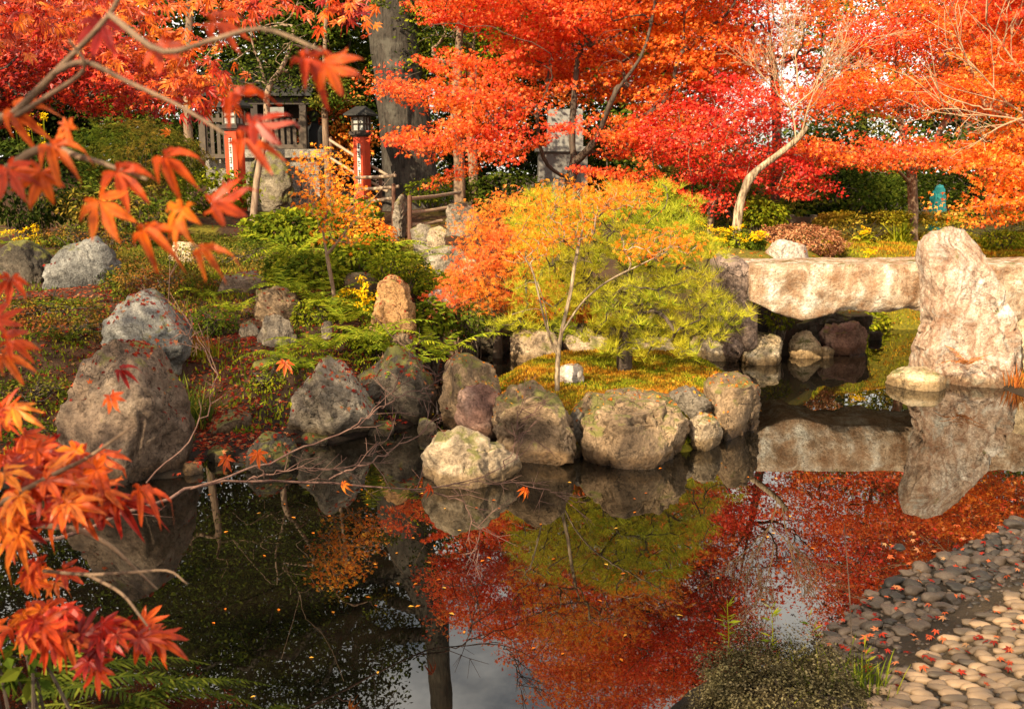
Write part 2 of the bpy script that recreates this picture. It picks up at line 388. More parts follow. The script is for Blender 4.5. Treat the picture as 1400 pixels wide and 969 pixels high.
def pebble_mat(name, a, b):
    m = MT(name); v = m.coord(); n_ = m.noise(v, 8, 6); oi = m.N.new("ShaderNodeObjectInfo").outputs["Random"]
    g = m.N.new("ShaderNodeNewGeometry").outputs["Random Per Island"]
    c = m.mix(m.math('FRACT', m.math('ADD', g, oi)), a, b)
    c = m.mix(.7, c, m.ramp(n_, [(.3, (.55, .55, .55)), (.7, (1.25, 1.22, 1.18))]), 'MULTIPLY')
    return m.done(c, .6, m.bump(m.noise(v, 40, 4), .3, .006), .35)
M['pebble'] = pebble_mat("pebble_stone", (.010, .008, .0065), (.078, .052, .037))
M['cobble'] = pebble_mat("cobble_stone", (.055, .040, .028), (.27, .175, .105))
M['cedar'] = flat_mat("weathered_wood", (.075, .055, .040), .8)
M['darkwood'] = flat_mat("dark_wood", (.035, .025, .02), .7)
M['redpaint'] = flat_mat("vermilion_paint", (.50, .045, .012), .5, .15)
M['white'] = flat_mat("white_plate", (.50, .48, .45), .5, .05)
M['paper'] = flat_mat("paper_pane", (.30, .30, .28), .6, .1)
M['ink'] = flat_mat("black_ink", (.015, .015, .015), .6, .1)
M['bamboo'] = flat_mat("bamboo_rail", (.30, .21, .14), .55, .3)
M['rust'] = flat_mat("rusty_post", (.11, .05, .03), .7, .3)
M['masonry'] = rock_mat("masonry", (.16, .14, .115), (.25, .22, .185), (.34, .31, .27), .3)
M['plaster'] = flat_mat("pale_stone", (.22, .21, .195), .8, .12, 3)
M['slate'] = flat_mat("grey_slab", (.15, .14, .13), .7, .2, 4)
M['cloth_black'] = flat_mat("black_cloth", (.008, .008, .009), .8, .1)
M['hair'] = flat_mat("dark_hair", (.012, .010, .009), .5, .1)
M['skin'] = flat_mat("skin", (.45, .28, .20), .5, .05)
M['tarp'] = flat_mat("turquoise_tarp", (.03, .42, .38), .45, .2)
M['tile'] = flat_mat("roof_shingle", (.022, .02, .019), .7, .3)

# ------------------------------------------------------------------ ground
POND = np.array([G(*q)[:2] for q in [(-320,860),(-260,760),(-120,690),(0,668),(90,655),(170,658),(255,652),(290,622),(345,634),(395,603),(450,608),(510,592),(560,584),(590,560),(600,520),(612,490),(650,476),(700,474),(760,480),(850,480),(930,482),(1000,488),(1080,486),(1125,482),(1165,470),(1190,450),(1290,450),(1305,500),(1385,538),(1420,548),(1600,560),(1800,600),(1830,670),(1520,690),(1410,708),(1300,752),(1215,792),(1150,850),(1110,892),(1070,915),(950,935),(880,1010),(700,1080),(300,1080),(120,1010),(-60,950),(-220,900)]])
ISLE = np.array([G(*q)[:2] for q in [(645,560),(690,600),(780,622),(860,626),(940,616),(1000,592),(1035,566),(1030,540),(1005,520),(960,508),(900,500),(820,498),(740,504),(690,515),(655,532)]])
MND = P(1065, 985, 3.22)[:2]
def sdist(px, py, poly):
    """distance to a closed polygon, positive outside"""
    d = np.full(px.shape, 1e9); ins = np.zeros(px.shape, bool); n = len(poly)
    for i in range(n):
        ax, ay = poly[i]; bx, by = poly[(i + 1) % n]
        ex, ey = bx - ax, by - ay; wx, wy = px - ax, py - ay
        t = np.clip((wx * ex + wy * ey) / (ex * ex + ey * ey + 1e-12), 0, 1)
        d = np.minimum(d, (wx - ex * t) ** 2 + (wy - ey * t) ** 2)
        c = ((ay > py) != (by > py)) & (px < ex * (py - ay) / (ey if abs(ey) > 1e-12 else 1e-12) + ax); ins ^= c
    d = np.sqrt(d); return np.where(ins, -d, d)
CTRL = np.array([list(P(*q)) for q in [(200,600,7.3),(320,482,8.7),(100,420,9.5),(-100,420,9.5),(250,370,11),(60,350,12),(400,400,10.2),(450,342,12.3),(600,326,14.2),(600,382,12.2),(565,356,13.2),(640,384,12.0),(560,470,8.8),(650,402,10.7),(330,292,17),(500,292,18.5),(650,283,19),(800,305,15),(1010,322,12.5),(1080,345,12.2),(1150,340,13.2),(1250,348,13),(1400,350,13),(1250,332,15)]]
                + [[5,18,.95],[0,22,1.3],[-6,24,2.0],[-14,24,2.4],[9,14,.9],[12,9,.8],[12,20,.9],[0,34,1.4],[0,60,1.6],[30,50,1.4],[-30,50,2.4],[60,100,2],[-60,100,2],
                   [3.5,3.0,.2],[5,4.2,.24],[2.5,1.5,.3],[0,1,.32],[0,-3,.4],[-2.4,2.2,.35],[-5,3,.5],[-7,6,.6],[8,4,.4],[6,0,.4],[-10,-5,.6],[10,-5,.5]])
def land(px, py):
    nu = np.zeros(px.shape); de = np.zeros(px.shape)
    for x, y, z in CTRL:
        wgt = 1.0 / ((px - x) ** 2 + (py - y) ** 2 + .25) ** 1.6; nu += wgt * z; de += wgt
    return nu / de
def height(px, py, full=False):
    px = np.asarray(px, float); py = np.asarray(py, float)
    s = sdist(px, py, POND); si = sdist(px, py, ISLE)
    T = land(px, py)
    beach = sstep(.5, 2.0, px - .2) * sstep(7.2, 5.8, py)
    rb = sstep(4.3, 5.0, px) * sstep(7.9, 8.5, py) * sstep(12.5, 11.5, py)
    wd = .85 * (1 - beach) + 1.6 * beach + 2.4 * rb
    q = np.stack([px * 1.3, py * 1.3, px * 0 + 3], -1)
    bumps = fbm(q, 4) * .05
    h = np.where(s > 0, T * sstep(-.15, wd, s) + bumps * sstep(0, 1, s) * (1 - .8 * beach), np.maximum(-.55, s * .9))
    hi = np.where(si < 0, .02 + .22 * sstep(0, .45, -si) + bumps * .6, np.maximum(-.55, -si * 1.0))
    h = np.where(s > 0, h, np.maximum(h, hi))
    return (h, s, si) if full else h
def H(x, y): return float(height(np.array([x]), np.array([y]))[0])
def onland(u, v, dmin=3.0, dmax=60):
    r = ray(u, v); ds = np.linspace(dmin, dmax, 1200); pts = np.array([0, 0, CAM_H]) + r * (ds / r[1])[:, None]
    hh = height(pts[:, 0], pts[:, 1]); k = np.argmax(pts[:, 2] < hh)
    return np.array([pts[k, 0], pts[k, 1], hh[k]])
def col(u, d, v=300):
    p = P(u, v, d); return np.array([p[0], p[1], H(p[0], p[1])])

def spread(a, b, step, far, gr=1.22):
    c = list(np.arange(a, b, step)); st = step; x = c[-1]
    while x < far: st *= gr; x += st; c.append(x)
    st = step; x = a; pre = []
    while x > -far: st *= gr; x -= st; pre.append(x)
    return np.array(pre[::-1] + c)
gx = spread(-7.5, 8.0, .065, 400); gy = spread(.5, 16.0, .065, 400)
GX, GY = np.meshgrid(gx, gy)
gh, gs, gsi = height(GX, GY, True)
idx = np.arange(GX.size).reshape(GX.shape)
mb = MB(); mb.add(np.stack([GX, GY, gh], -1).reshape(-1, 3), f4=np.stack([idx[:-1, :-1], idx[:-1, 1:], idx[1:, 1:], idx[1:, :-1]], -1).reshape(-1, 4))
gm = MT("ground_soil"); gv = gm.N.new("ShaderNodeNewGeometry").outputs["Position"]
am = gm.N.new("ShaderNodeAttribute"); am.attribute_name = "moss_cover"
al = gm.N.new("ShaderNodeAttribute"); al.attribute_name = "litter_cover"
n1 = gm.noise(gv, 3, 8, .65); n2 = gm.noise(gv, 30, 6, .7)
soil = gm.ramp(n1, [(.3, (.030, .020, .013)), (.55, (.075, .05, .03)), (.75, (.12, .085, .05))])
mossc = gm.ramp(n2, [(.3, (.06, .06, .008)), (.5, (.17, .15, .015)), (.72, (.30, .20, .02))])
litc = gm.ramp(gm.noise(gv, 55, 5, .7), [(.3, (.02, .009, .006)), (.46, (.065, .018, .011)), (.6, (.05, .034, .016)), (.72, (.045, .045, .010)), (.85, (.12, .05, .02))])
c_ = gm.mix(gm.math('MULTIPLY', al.outputs["Fac"], gm.ramp(n1, [(.3, (.2,) * 3), (.6, (1, 1, 1))])), soil, litc)
c_ = gm.mix(am.outputs["Fac"], c_, mossc)
aw = gm.N.new("ShaderNodeAttribute"); aw.attribute_name = "wet"; c_ = gm.mix(aw.outputs["Fac"], c_, (.012, .009, .007))
gmat = gm.done(c_, .9, gm.bump(n2, .9, .04), .15)
ground = tag(mb.build("ground", gmat, smooth=True), kind="structure")
ma = ground.data.attributes.new("moss_cover", 'FLOAT', 'POINT'); li = ground.data.attributes.new("litter_cover", 'FLOAT', 'POINT')
we = ground.data.attributes.new("wet", 'FLOAT', 'POINT'); we.data.foreach_set("value", np.clip(sstep(.9, .1, gs + .25 * fbm(np.stack([GX * 2.5, GY * 2.5, GX * 0], -1), 3)) * .85 * (gsi > .2) * (1 - .8 * sstep(4.3, 5.0, GX) * sstep(7.9, 8.5, GY)), 0, 1).astype(np.float32).ravel())
nn = fbm(np.stack([GX * 1.5, GY * 1.5, GX * 0], -1), 3)
moss = sstep(4.2, 4.9, GX) * sstep(7.9, 8.6, GY) * sstep(12, 11, GY) * sstep(.05, .35, gs) + np.where(gsi < .1, sstep(-.5, .3, nn + .3), 0) + sstep(1.5, 3.5, GX) * sstep(10.8, 11.6, GY) * sstep(24, 16, GY) + .8 * sstep(-.05, .3, nn) * sstep(10, 12, GY) * sstep(0, -1, GX) * sstep(20, 15, GY)
ma.data.foreach_set("value", np.clip(moss, 0, 1).astype(np.float32).ravel())
lit = sstep(.4, -.2, GX) * sstep(6, 7, GY) * (gsi > .1) + .5 * sstep(8, 10, GY) + .7 * (gsi < .1)
li.data.foreach_set("value", np.clip(lit, 0, 1).astype(np.float32).ravel())

# ------------------------------------------------------------------ pond water
wm = MT("pond_water"); wv = wm.N.new("ShaderNodeNewGeometry").outputs["Position"]
fr = wm.n("Fresnel", IOR=1.9)
gl = wm.n("BsdfGlossy", Roughness=.0); gl.inputs["Color"].default_value = (1, 1, 1, 1)
df = wm.N.new("ShaderNodeBsdfDiffuse"); wm.l(wm.ramp(wm.noise(wv, 2.0, 5), [(.35, (.002, .0018, .0012)), (.7, (.007, .005, .003))]), df.inputs["Color"])
ms = wm.N.new("ShaderNodeMixShader"); wm.l(fr.outputs[0], ms.inputs[0]); wm.l(df.outputs[0], ms.inputs[1]); wm.l(gl.outputs[0], ms.inputs[2])
mpw = wm.N.new("ShaderNodeMapping"); mpw.inputs["Scale"].default_value = (1, 2.4, 1); wm.l(wv, mpw.inputs["Vector"])
wb = wm.bump(wm.noise(mpw.outputs[0], 2.0, 2, .5), .004, .05)
wm.l(wb, gl.inputs["Normal"]); wm.l(ms.outputs[0], wm.out.inputs["Surface"]); wm.N.remove(wm.b)
mb = MB(); x0, x1, y0, y1 = POND[:, 0].min() - .4, POND[:, 0].max() + .4, POND[:, 1].min() - .3, POND[:, 1].max() + .4
mb.add([(x0, y0, 0), (x1, y0, 0), (x1, y1, 0), (x0, y1, 0)], f4=[(0, 1, 2, 3)])
tag(mb.build("pond_water", wm.m), kind="structure")

# ------------------------------------------------------------------ rocks
_ico = {}
def ico(n):
    if n not in _ico:
        bm = bmesh.new(); bmesh.ops.create_icosphere(bm, subdivisions=n, radius=1)
        _ico[n] = (np.array([v.co[:] for v in bm.verts]), np.array([[v.index for v in f.verts] for f in bm.faces])); bm.free()
    return _ico[n]
BVH_PARTS = []
def rock_mesh(rx, rz_fun, D, sub, seed, rough, facets, blocky):
    v, f = ico(sub); rg = np.random.default_rng(seed)
    a, c, b = v[:, 0], v[:, 1], v[:, 2]
    lat = np.sqrt(a * a + b * b); th = np.arctan2(b, a)
    r = rz_fun(th); k = lat ** blocky
    q = np.stack([r * np.cos(th) * k, D * np.sign(c) * np.abs(c) ** .68, r * np.sin(th) * k], 1)
    sz = np.array([max(np.abs(q[:, i]).max(), 1e-3) for i in range(3)]); qn = q / sz
    for i in range(facets * 2 + 3):
        n_ = rg.normal(size=3) * np.array([1, 1, .8]); n_[1] = (abs(n_[1]) + .45) * (-1 if rg.random() < .75 else 1); n_ /= np.linalg.norm(n_)
        dd = qn @ n_; o_ = np.percentile(dd, 100) * rg.uniform(.56, .84)
        over = np.maximum(dd - o_, 0); qn = qn - over[:, None] * n_ * .96
    for i in range(facets):          # a few flakes broken off the outline as well
        a_ = rg.uniform(0, 2 * np.pi); n_ = np.array([math.cos(a_), rg.normal(0, .25), math.sin(a_)]); n_ /= np.linalg.norm(n_)
        dd = qn @ n_; over = np.maximum(dd - dd.max() * rg.uniform(.86, .95), 0); qn = qn - over[:, None] * n_ * .9
    q = qn * sz; s_ = sz.mean()
    dirn = unit(q)
    nz_ = fbm(q / s_ * 1.1 + seed * 3.7, 5, .52); rid = 1 - np.abs(fbm(q / s_ * 1.9 + seed * 1.3 + 40, 4, .55))
    w_ = q / s_ * 2.1 + seed; w_ = w_ + .35 * np.stack([vnoise(w_ * 1.7), vnoise(w_ * 1.7 + 31), vnoise(w_ * 1.7 + 77)], -1)
    cr_ = np.exp(-np.abs(fbm(w_ * .8, 3)) * 16) + .7 * np.exp(-np.abs(vnoise(w_ * 1.6 + 9)) * 18)       # clefts
    ter = qn[:, 2] * 3.2 + .9 * fbm(q / s_ * 1.3 + seed, 3); ter = np.abs((ter % 1) - .5)               # worn bedding ledges
    cells = unit(rg.normal(size=(34, 3))) * rg.uniform(.6, 1.1, (34, 1)); qq = (q + s_ * .10 * np.stack([nz_, rid - .7, -nz_], -1)) / s_
    d1 = np.sqrt(((qq[:, None] - cells[None]) ** 2).sum(-1).min(1)); d1 = d1 - d1.mean()
    q = q + dirn * (s_ * .30 * rough / .15 * np.clip(d1, -.3, .3) * .45)[:, None]
    q = q + dirn * (s_ * rough * (.42 * nz_ + .5 * (rid - .75) - .62 * cr_ + .34 * (ter - .25)))[:, None]
    return q, f
def rock(label, outline, d=None, D=None, mat='rk_grey', z0=0.0, sub=5, seed=None, rough=.165, facets=5, blocky=.36, name="rock", sink=.12):
    o = np.array(outline, float); u0, u1, v1 = o[:, 0].min(), o[:, 0].max(), o[:, 1].max()
    seed = seed if seed is not None else int(u0 * 7 + v1 * 13) % 9973
    if d is None:
        df_ = G((u0 + u1) / 2, v1, z0)[1]; hw = (u1 - u0) * .5 * S(df_)
        if D is None: D = .8 * hw
        d = df_ + .55 * D
    hw = (u1 - u0) * .5 * S(d)
    if D is None: D = .8 * hw
    w3 = np.array([P(u, v, d) for u, v in o]); xs, zs = w3[:, 0], w3[:, 2].copy()
    zmin = zs.min(); low = zs < zmin + .18 * (zs.max() - zmin) + .02; zs[low] -= sink
    cx, cz = (xs.min() + xs.max()) / 2, (zs.min() + zs.max()) / 2
    # densify the outline and turn it into a radius per angle
    n = len(xs); px_ = []; 
    for i in range(n):
        for t in np.linspace(0, 1, 14, endpoint=False):
            px_.append((xs[i] * (1 - t) + xs[(i + 1) % n] * t - cx, zs[i] * (1 - t) + zs[(i + 1) % n] * t - cz))
    px_ = np.array(px_); th = np.arctan2(px_[:, 1], px_[:, 0]); rr = np.hypot(px_[:, 0], px_[:, 1]); od = np.argsort(th); th, rr = th[od], rr[od]
    thp = np.concatenate([th - 2 * np.pi, th, th + 2 * np.pi]); rrp = np.tile(rr, 3)
    fun = lambda t: (np.interp(t, thp, rrp) * 2 + np.interp(t - .03, thp, rrp) + np.interp(t + .03, thp, rrp)) / 4 * 1.0
    q, f = rock_mesh(hw, fun, D, sub, seed, rough, facets, blocky)
    q = q + np.array([cx, d, cz])
    mb = MB(); mb.add(q, f3=f)
    base = (cx, d, max(z0, zs.min()))
    ob = mb.build(name, M[mat], smooth=True, origin=base)
    BVH_PARTS.append((q, f))
    return tag(ob, label, "rock")

def blob(u0, v0, u1, v1, k=0):
    """a plain uneven outline for the smaller stones"""
    rg = np.random.default_rng(int(u0 + v0 * 3 + k)); a = np.linspace(0, 2 * np.pi, 11, endpoint=False); r = rg.uniform(.88, 1.08, 11)
    cx, cy = (u0 + u1) / 2, (v0 + v1) / 2
    ex = np.sign(np.cos(a)) * np.abs(np.cos(a)) ** .8; ey = np.sign(np.sin(a)) * np.abs(np.sin(a)) ** .8
    return [(cx + (u1 - u0) / 2 * x * q, cy - (v1 - v0) / 2 * y * q) for x, y, q in zip(ex, ey, r)]

# left bank
rock("large brown pitted boulder at the left water edge", [(88,570),(95,530),(128,480),(165,468),(205,480),(238,535),(257,585),(250,625),(225,652),(120,654),(88,615)], D=.36, mat='rk_brown', sub=5, facets=0, blocky=.36)
rock("blue grey boulder standing behind the large brown pitted one", [(132,468),(143,432),(168,402),(198,398),(224,424),(254,452),(264,482),(240,505),(150,505)], d=8.0, D=.4, mat='rk_blue', z0=.4, sub=5, facets=6)
rock("pointed pale grey rock rising from water beside the ferns", [(390,585),(400,545),(424,512),(448,487),(474,500),(492,532),(512,572),(502,594),(450,604),(398,600)], D=.34, mat='rk_grey', sub=5, facets=5, blocky=.6)
rock("dark mossy boulder overhung by ferns right of the pointed grey rock", [(470,530),(495,484),(530,466),(568,490),(594,522),(588,570),(540,584),(480,580)], D=.4, mat='rk_dark', sub=4)
rock("brownish round rock at the top of the leaf covered gully", [(298,395),(310,375),(345,370),(368,384),(366,412),(330,420),(302,415)], d=10.2, mat='rk_brown', z0=.6)
rock("greyish brown rock stacked above the gully edge", [(343,428),(350,398),(380,390),(405,398),(412,430),(400,455),(360,455)], d=9.5, mat='rk_island', z0=.5)
rock("pale rounded rock leaning below the stacked brown one", [(350,468),(358,432),(380,424),(402,438),(405,470),(380,490),(356,490)], d=8.9, mat='rk_grey', z0=.35)
rock("mossy block beside the red leaf gully", [(338,530),(346,492),(372,484),(396,496),(400,540),(385,566),(348,562)], d=8.2, mat='rk_mossy', z0=.15)
rock("small flat grey stone in the gully of red leaves", blob(325,438,357,464), d=9.2, mat='rk_grey', z0=.4, sub=3)
rock("dark wet stone at the mouth of the leaf gully", blob(288,560,352,602), D=.22, mat='rk_island')
rock("low black wet rock left of the pointed grey rock", blob(340,592,402,640), D=.24, mat='rk_dark')
rock("low dark stone at the water left of the brown boulder", blob(28,600,92,660), D=.25, mat='rk_dark')
rock("grey craggy rock in the upper left under yellow flowers", [(60,400),(66,360),(90,334),(125,326),(150,340),(160,378),(158,405),(110,410)], d=10.6, mat='rk_blue', z0=.7, sub=5, facets=6)
rock("dark weathered rock at the left edge of the upper bank", blob(-10,330,74,410), d=10.8, mat='rk_dark', z0=.7)
rock("flat pale stone set in low green ground cover", [(218,352),(226,336),(250,328),(275,338),(282,356),(262,368),(230,366)], d=12, mat='rk_cream', z0=.9)
rock("orange tan weathered rock with hollowed face", [(505,455),(507,415),(516,388),(535,376),(556,392),(567,420),(571,455),(560,480),(515,480)], d=8.9, D=.3, mat='rk_tan', z0=.4, sub=5, facets=3, rough=.24)
rock("small pale stone at the foot of the young tree", blob(438,438,456,456), d=8.9, mat='rk_grey', z0=.45, sub=3)
rock("broken pale chip below the tan hollowed rock", blob(528,455,568,500), d=8.5, mat='rk_island', z0=.3, sub=3)
# island and foreground
rock("low pyramid shaped tan rock alone in the water", [(561,648),(574,620),(598,598),(626,584),(655,590),(690,612),(712,640),(704,660),(640,668),(570,664)], D=.34, mat='rk_warm', sub=5, facets=5, blocky=.65)
rock("tall pale rock at the left end of the island", [(588,545),(592,505),(610,488),(648,487),(672,500),(684,530),(684,570),(650,592),(600,590)], D=.34, mat='rk_island', sub=5)
rock("reddish overhanging rock leaning on the tall pale one", [(620,555),(628,530),(655,522),(684,534),(690,558),(680,584),(645,586),(626,574)], d=7.35, D=.24, mat='rk_red', sub=4, z0=.02)
rock("brown domed rock at the island front left", [(674,600),(682,560),(700,538),(730,530),(758,540),(778,570),(788,605),(778,630),(688,628)], D=.42, mat='rk_island', sub=6, facets=1, blocky=.26, rough=.2)
rock("small grey wedge stone between two island boulders", [(772,590),(776,564),(790,558),(803,566),(800,590),(788,604)], D=.14, d=6.98, mat='rk_grey', sub=3, z0=.05)
rock("widest flat topped boulder on the island front", [(788,610),(792,570),(812,552),(850,545),(900,543),(930,550),(946,578),(946,606),(928,622),(860,630),(800,628)], D=.5, mat='rk_island', sub=6, facets=0, blocky=.20, rough=.20)
rock("pale grey stone resting on the island beside the wide boulder", [(912,560),(918,538),(940,529),(964,532),(974,548),(968,570),(930,576)], d=7.45, D=.18, mat='rk_grey', z0=.15)
rock("round tan stone low at the island right front", blob(940,568,990,616), D=.17, mat='rk_warm')
rock("chunky square rock at the island right end", [(966,575),(970,530),(985,518),(1020,514),(1038,525),(1042,565),(1032,590),(974,594)], D=.4, mat='rk_island', sub=5, facets=1, blocky=.2, rough=.2)
rock("flat pale sliver at the foot of the brown domed rock", blob(732,616,772,634), D=.09, mat='rk_cream', sub=3)
rock("flat white stone lying on the moss by the small maple", blob(762,497,802,513), d=8.2, D=.14, mat='rk_white', z0=.2, sub=3)
# back shore
rock("mossy overhanging rock on the back shore left of the pine", [(612,450),(620,425),(650,412),(700,410),(722,424),(720,456),(690,468),(630,466)], d=11.0, D=.5, mat='rk_mossy', z0=.2, sub=5)
rock("dark recessed stone under the mossy overhang", blob(640,452,706,496), d=11.0, D=.3, mat='rk_dark')
rock("shadowed stone at the left foot of the mossy overhang", blob(600,452,648,500), d=10.4, D=.3, mat='rk_island')
rock("warm brown shore stone right of the mossy overhang", blob(692,452,765,498), D=.3, mat='rk_warm')
rock("brown stone behind the pine trunk at the shore", blob(770,450,840,492), D=.3, mat='rk_warm')
rock("pale pointed stone showing through the pine branches", blob(795,425,842,460), d=11.4, D=.2, mat='rk_cream', z0=.3)
rock("low tan stone on the shore under the pine", blob(845,462,935,494), D=.28, mat='rk_warm')
rock("big smooth dark brown boulder at the left end of the bridge", [(972,440),(976,380),(974,350),(990,343),(1012,352),(1035,380),(1047,410),(1040,445),(1020,470),(985,470)], d=10.4, D=.4, mat='rk_smooth', sub=5, facets=2, rough=.07)
rock("cream ledge stone below the smooth dark boulder", blob(938,455,1012,494), D=.25, mat='rk_cream')
rock("wide sunlit cream rock at the water under the bridge end", [(1003,485),(1010,462),(1035,452),(1065,455),(1080,470),(1082,488),(1050,497),(1010,496)], D=.26, mat='rk_cream', sub=5)
rock("round knobbly cream rock nearest the bridge underside", [(1078,480),(1084,458),(1100,450),(1118,458),(1126,474),(1116,487),(1090,490)], D=.18, mat='rk_cream')
rock("small grey stone squeezed behind the two cream rocks", blob(1050,444,1082,466), d=10.9, D=.14, mat='rk_grey', sub=3)
rock("narrow upright stone between the dark boulder and cream rock", [(985,478),(998,452),(1018,440),(1030,450),(1018,478),(1000,490)], d=10.35, D=.15, mat='rk_smooth')
rock("dark bridge abutment rock in shadow", [(1040,470),(1048,425),(1110,415),(1150,430),(1190,430),(1188,470),(1150,484),(1060,484)], d=11.3, D=.45, mat='rk_dark')
rock("purplish wet stone under the bridge", blob(1118,440,1192,482), d=10.9, D=.3, mat='rk_red')
rock("pale hanging slab on the far bank under the bridge", blob(1186,425,1250,460), d=12.9, D=.3, mat='rk_island', z0=.3)
rock("square white stone block at the left end of the bridge deck", [(1043,360),(1046,334),(1052,327),(1090,326),(1108,330),(1113,345),(1112,362)], d=11.6, D=.28, mat='rk_white', z0=1.0, facets=7, blocky=.35, rough=.06, sub=5)
rock("tall pinkish standing stone against the bridge front", [(1250,505),(1256,440),(1266,385),(1262,345),(1270,326),(1300,317),(1330,322),(1342,345),(1350,370),(1366,392),(1374,420),(1384,455),(1390,500),(1386,538),(1300,548),(1252,534)], d=9.5, D=.30, mat='rk_pillar', sub=6, facets=0, rough=.17, blocky=.34, seed=77)
rock("lumpy stone with orange ferns at the foot of the standing stone", [(1292,535),(1300,505),(1330,493),(1362,495),(1384,512),(1388,535),(1370,546),(1305,546)], d=9.2, D=.24, mat='rk_pillar', sub=5, rough=.2)
rock("smooth cream foot stone left of the standing stone", [(1209,522),(1216,512),(1240,503),(1272,503),(1290,515),(1292,534),(1270,541),(1230,536)], d=9.15, D=.24, mat='rk_cream', sub=5, facets=1, rough=.07)
rock("pale mossy rock at the right frame edge below the bridge", [(1380,530),(1384,470),(1392,440),(1420,430),(1450,450),(1455,535),(1420,552)], d=9.6, D=.3, mat='rk_cream', sub=5)
for (u, v, w_, h_, mt) in [(700,622,30,16,'rk_dark'),(664,590,34,22,'rk_dark'),(786,624,26,16,'rk_island'),(842,628,34,12,'rk_dark'),(905,628,40,14,'rk_island'),(956,612,30,16,'rk_dark'),(1000,592,36,16,'rk_island'),(585,590,30,22,'rk_dark'),(520,592,36,16,'rk_dark'),(430,606,44,14,'rk_dark'),(372,612,34,16,'rk_island'),(300,628,36,18,'rk_dark'),(262,648,34,16,'rk_island'),(140,662,50,18,'rk_dark'),(1130,486,26,12,'rk_warm'),(930,492,30,10,'rk_cream'),(1196,462,24,14,'rk_dark')]:
    o = rock("small dark stone wedged at the waterline between larger rocks", blob(u - w_ / 2, v - h_, u + w_ / 2, v + 3), D=w_ * .5 * S(7.2), mat=mt, sub=4, name="wedge_stone"); o["group"] = "small stones wedged along the waterline"
rock("low brown boulder on the right bank beyond the standing stone", [(1440,548),(1446,500),(1480,478),(1530,480),(1560,510),(1566,552),(1500,562)], d=9.3, D=.4, mat='rk_warm', z0=.05)
rock("long dark stone at the water on the right bank", [(1560,575),(1570,545),(1620,535),(1690,545),(1704,580),(1630,590)], d=8.7, D=.35, mat='rk_island', z0=.0)
# path edge behind
rock("large grey round boulder beside the wooden railing", [(604,325),(603,298),(612,280),(640,275),(658,286),(664,310),(660,328),(630,334)], d=14.5, mat='rk_grey', z0=1.0, sub=5)
rock("upright grey stone at the foot of the railing post", [(536,310),(540,278),(548,265),(557,272),(558,300),(554,318)], d=14.8, D=.16, mat='rk_grey', z0=1.0)
rock("brown stone below the railing post", blob(558,306,596,358), d=13.3, mat='rk_grey', z0=.9)
rock("tan egg shaped stone below the railing", blob(582,308,612,348), d=13.2, mat='rk_warm', z0=.9)
rock("sloping grey slab below the railing stones", [(575,365),(585,338),(620,335),(648,358),(640,380),(600,378)], d=12.6, mat='rk_grey', z0=.8, sub=5)
rock("little round grey stone among the yellow green ferns", blob(526,312,546,330), d=13.8, mat='rk_grey', z0=1.0, sub=3)
rock("pale cream stone half hidden by orange lace leaves", blob(584,392,628,424), d=10.9, mat='rk_white', z0=.6)
rock("smooth pale stone left of the weeping maple trunk", blob(625,352,655,386), d=11.6, mat='rk_cream', z0=.8)
rock("reddish stone half buried behind the ferns in the bank", blob(470,372,520,400), d=10.6, mat='rk_island', z0=.7, sub=3)
rock("pale stone on the moss slope behind the hedge tree", blob(1300,312,1326,324), d=14.2, mat='rk_white', z0=.95, sub=3)

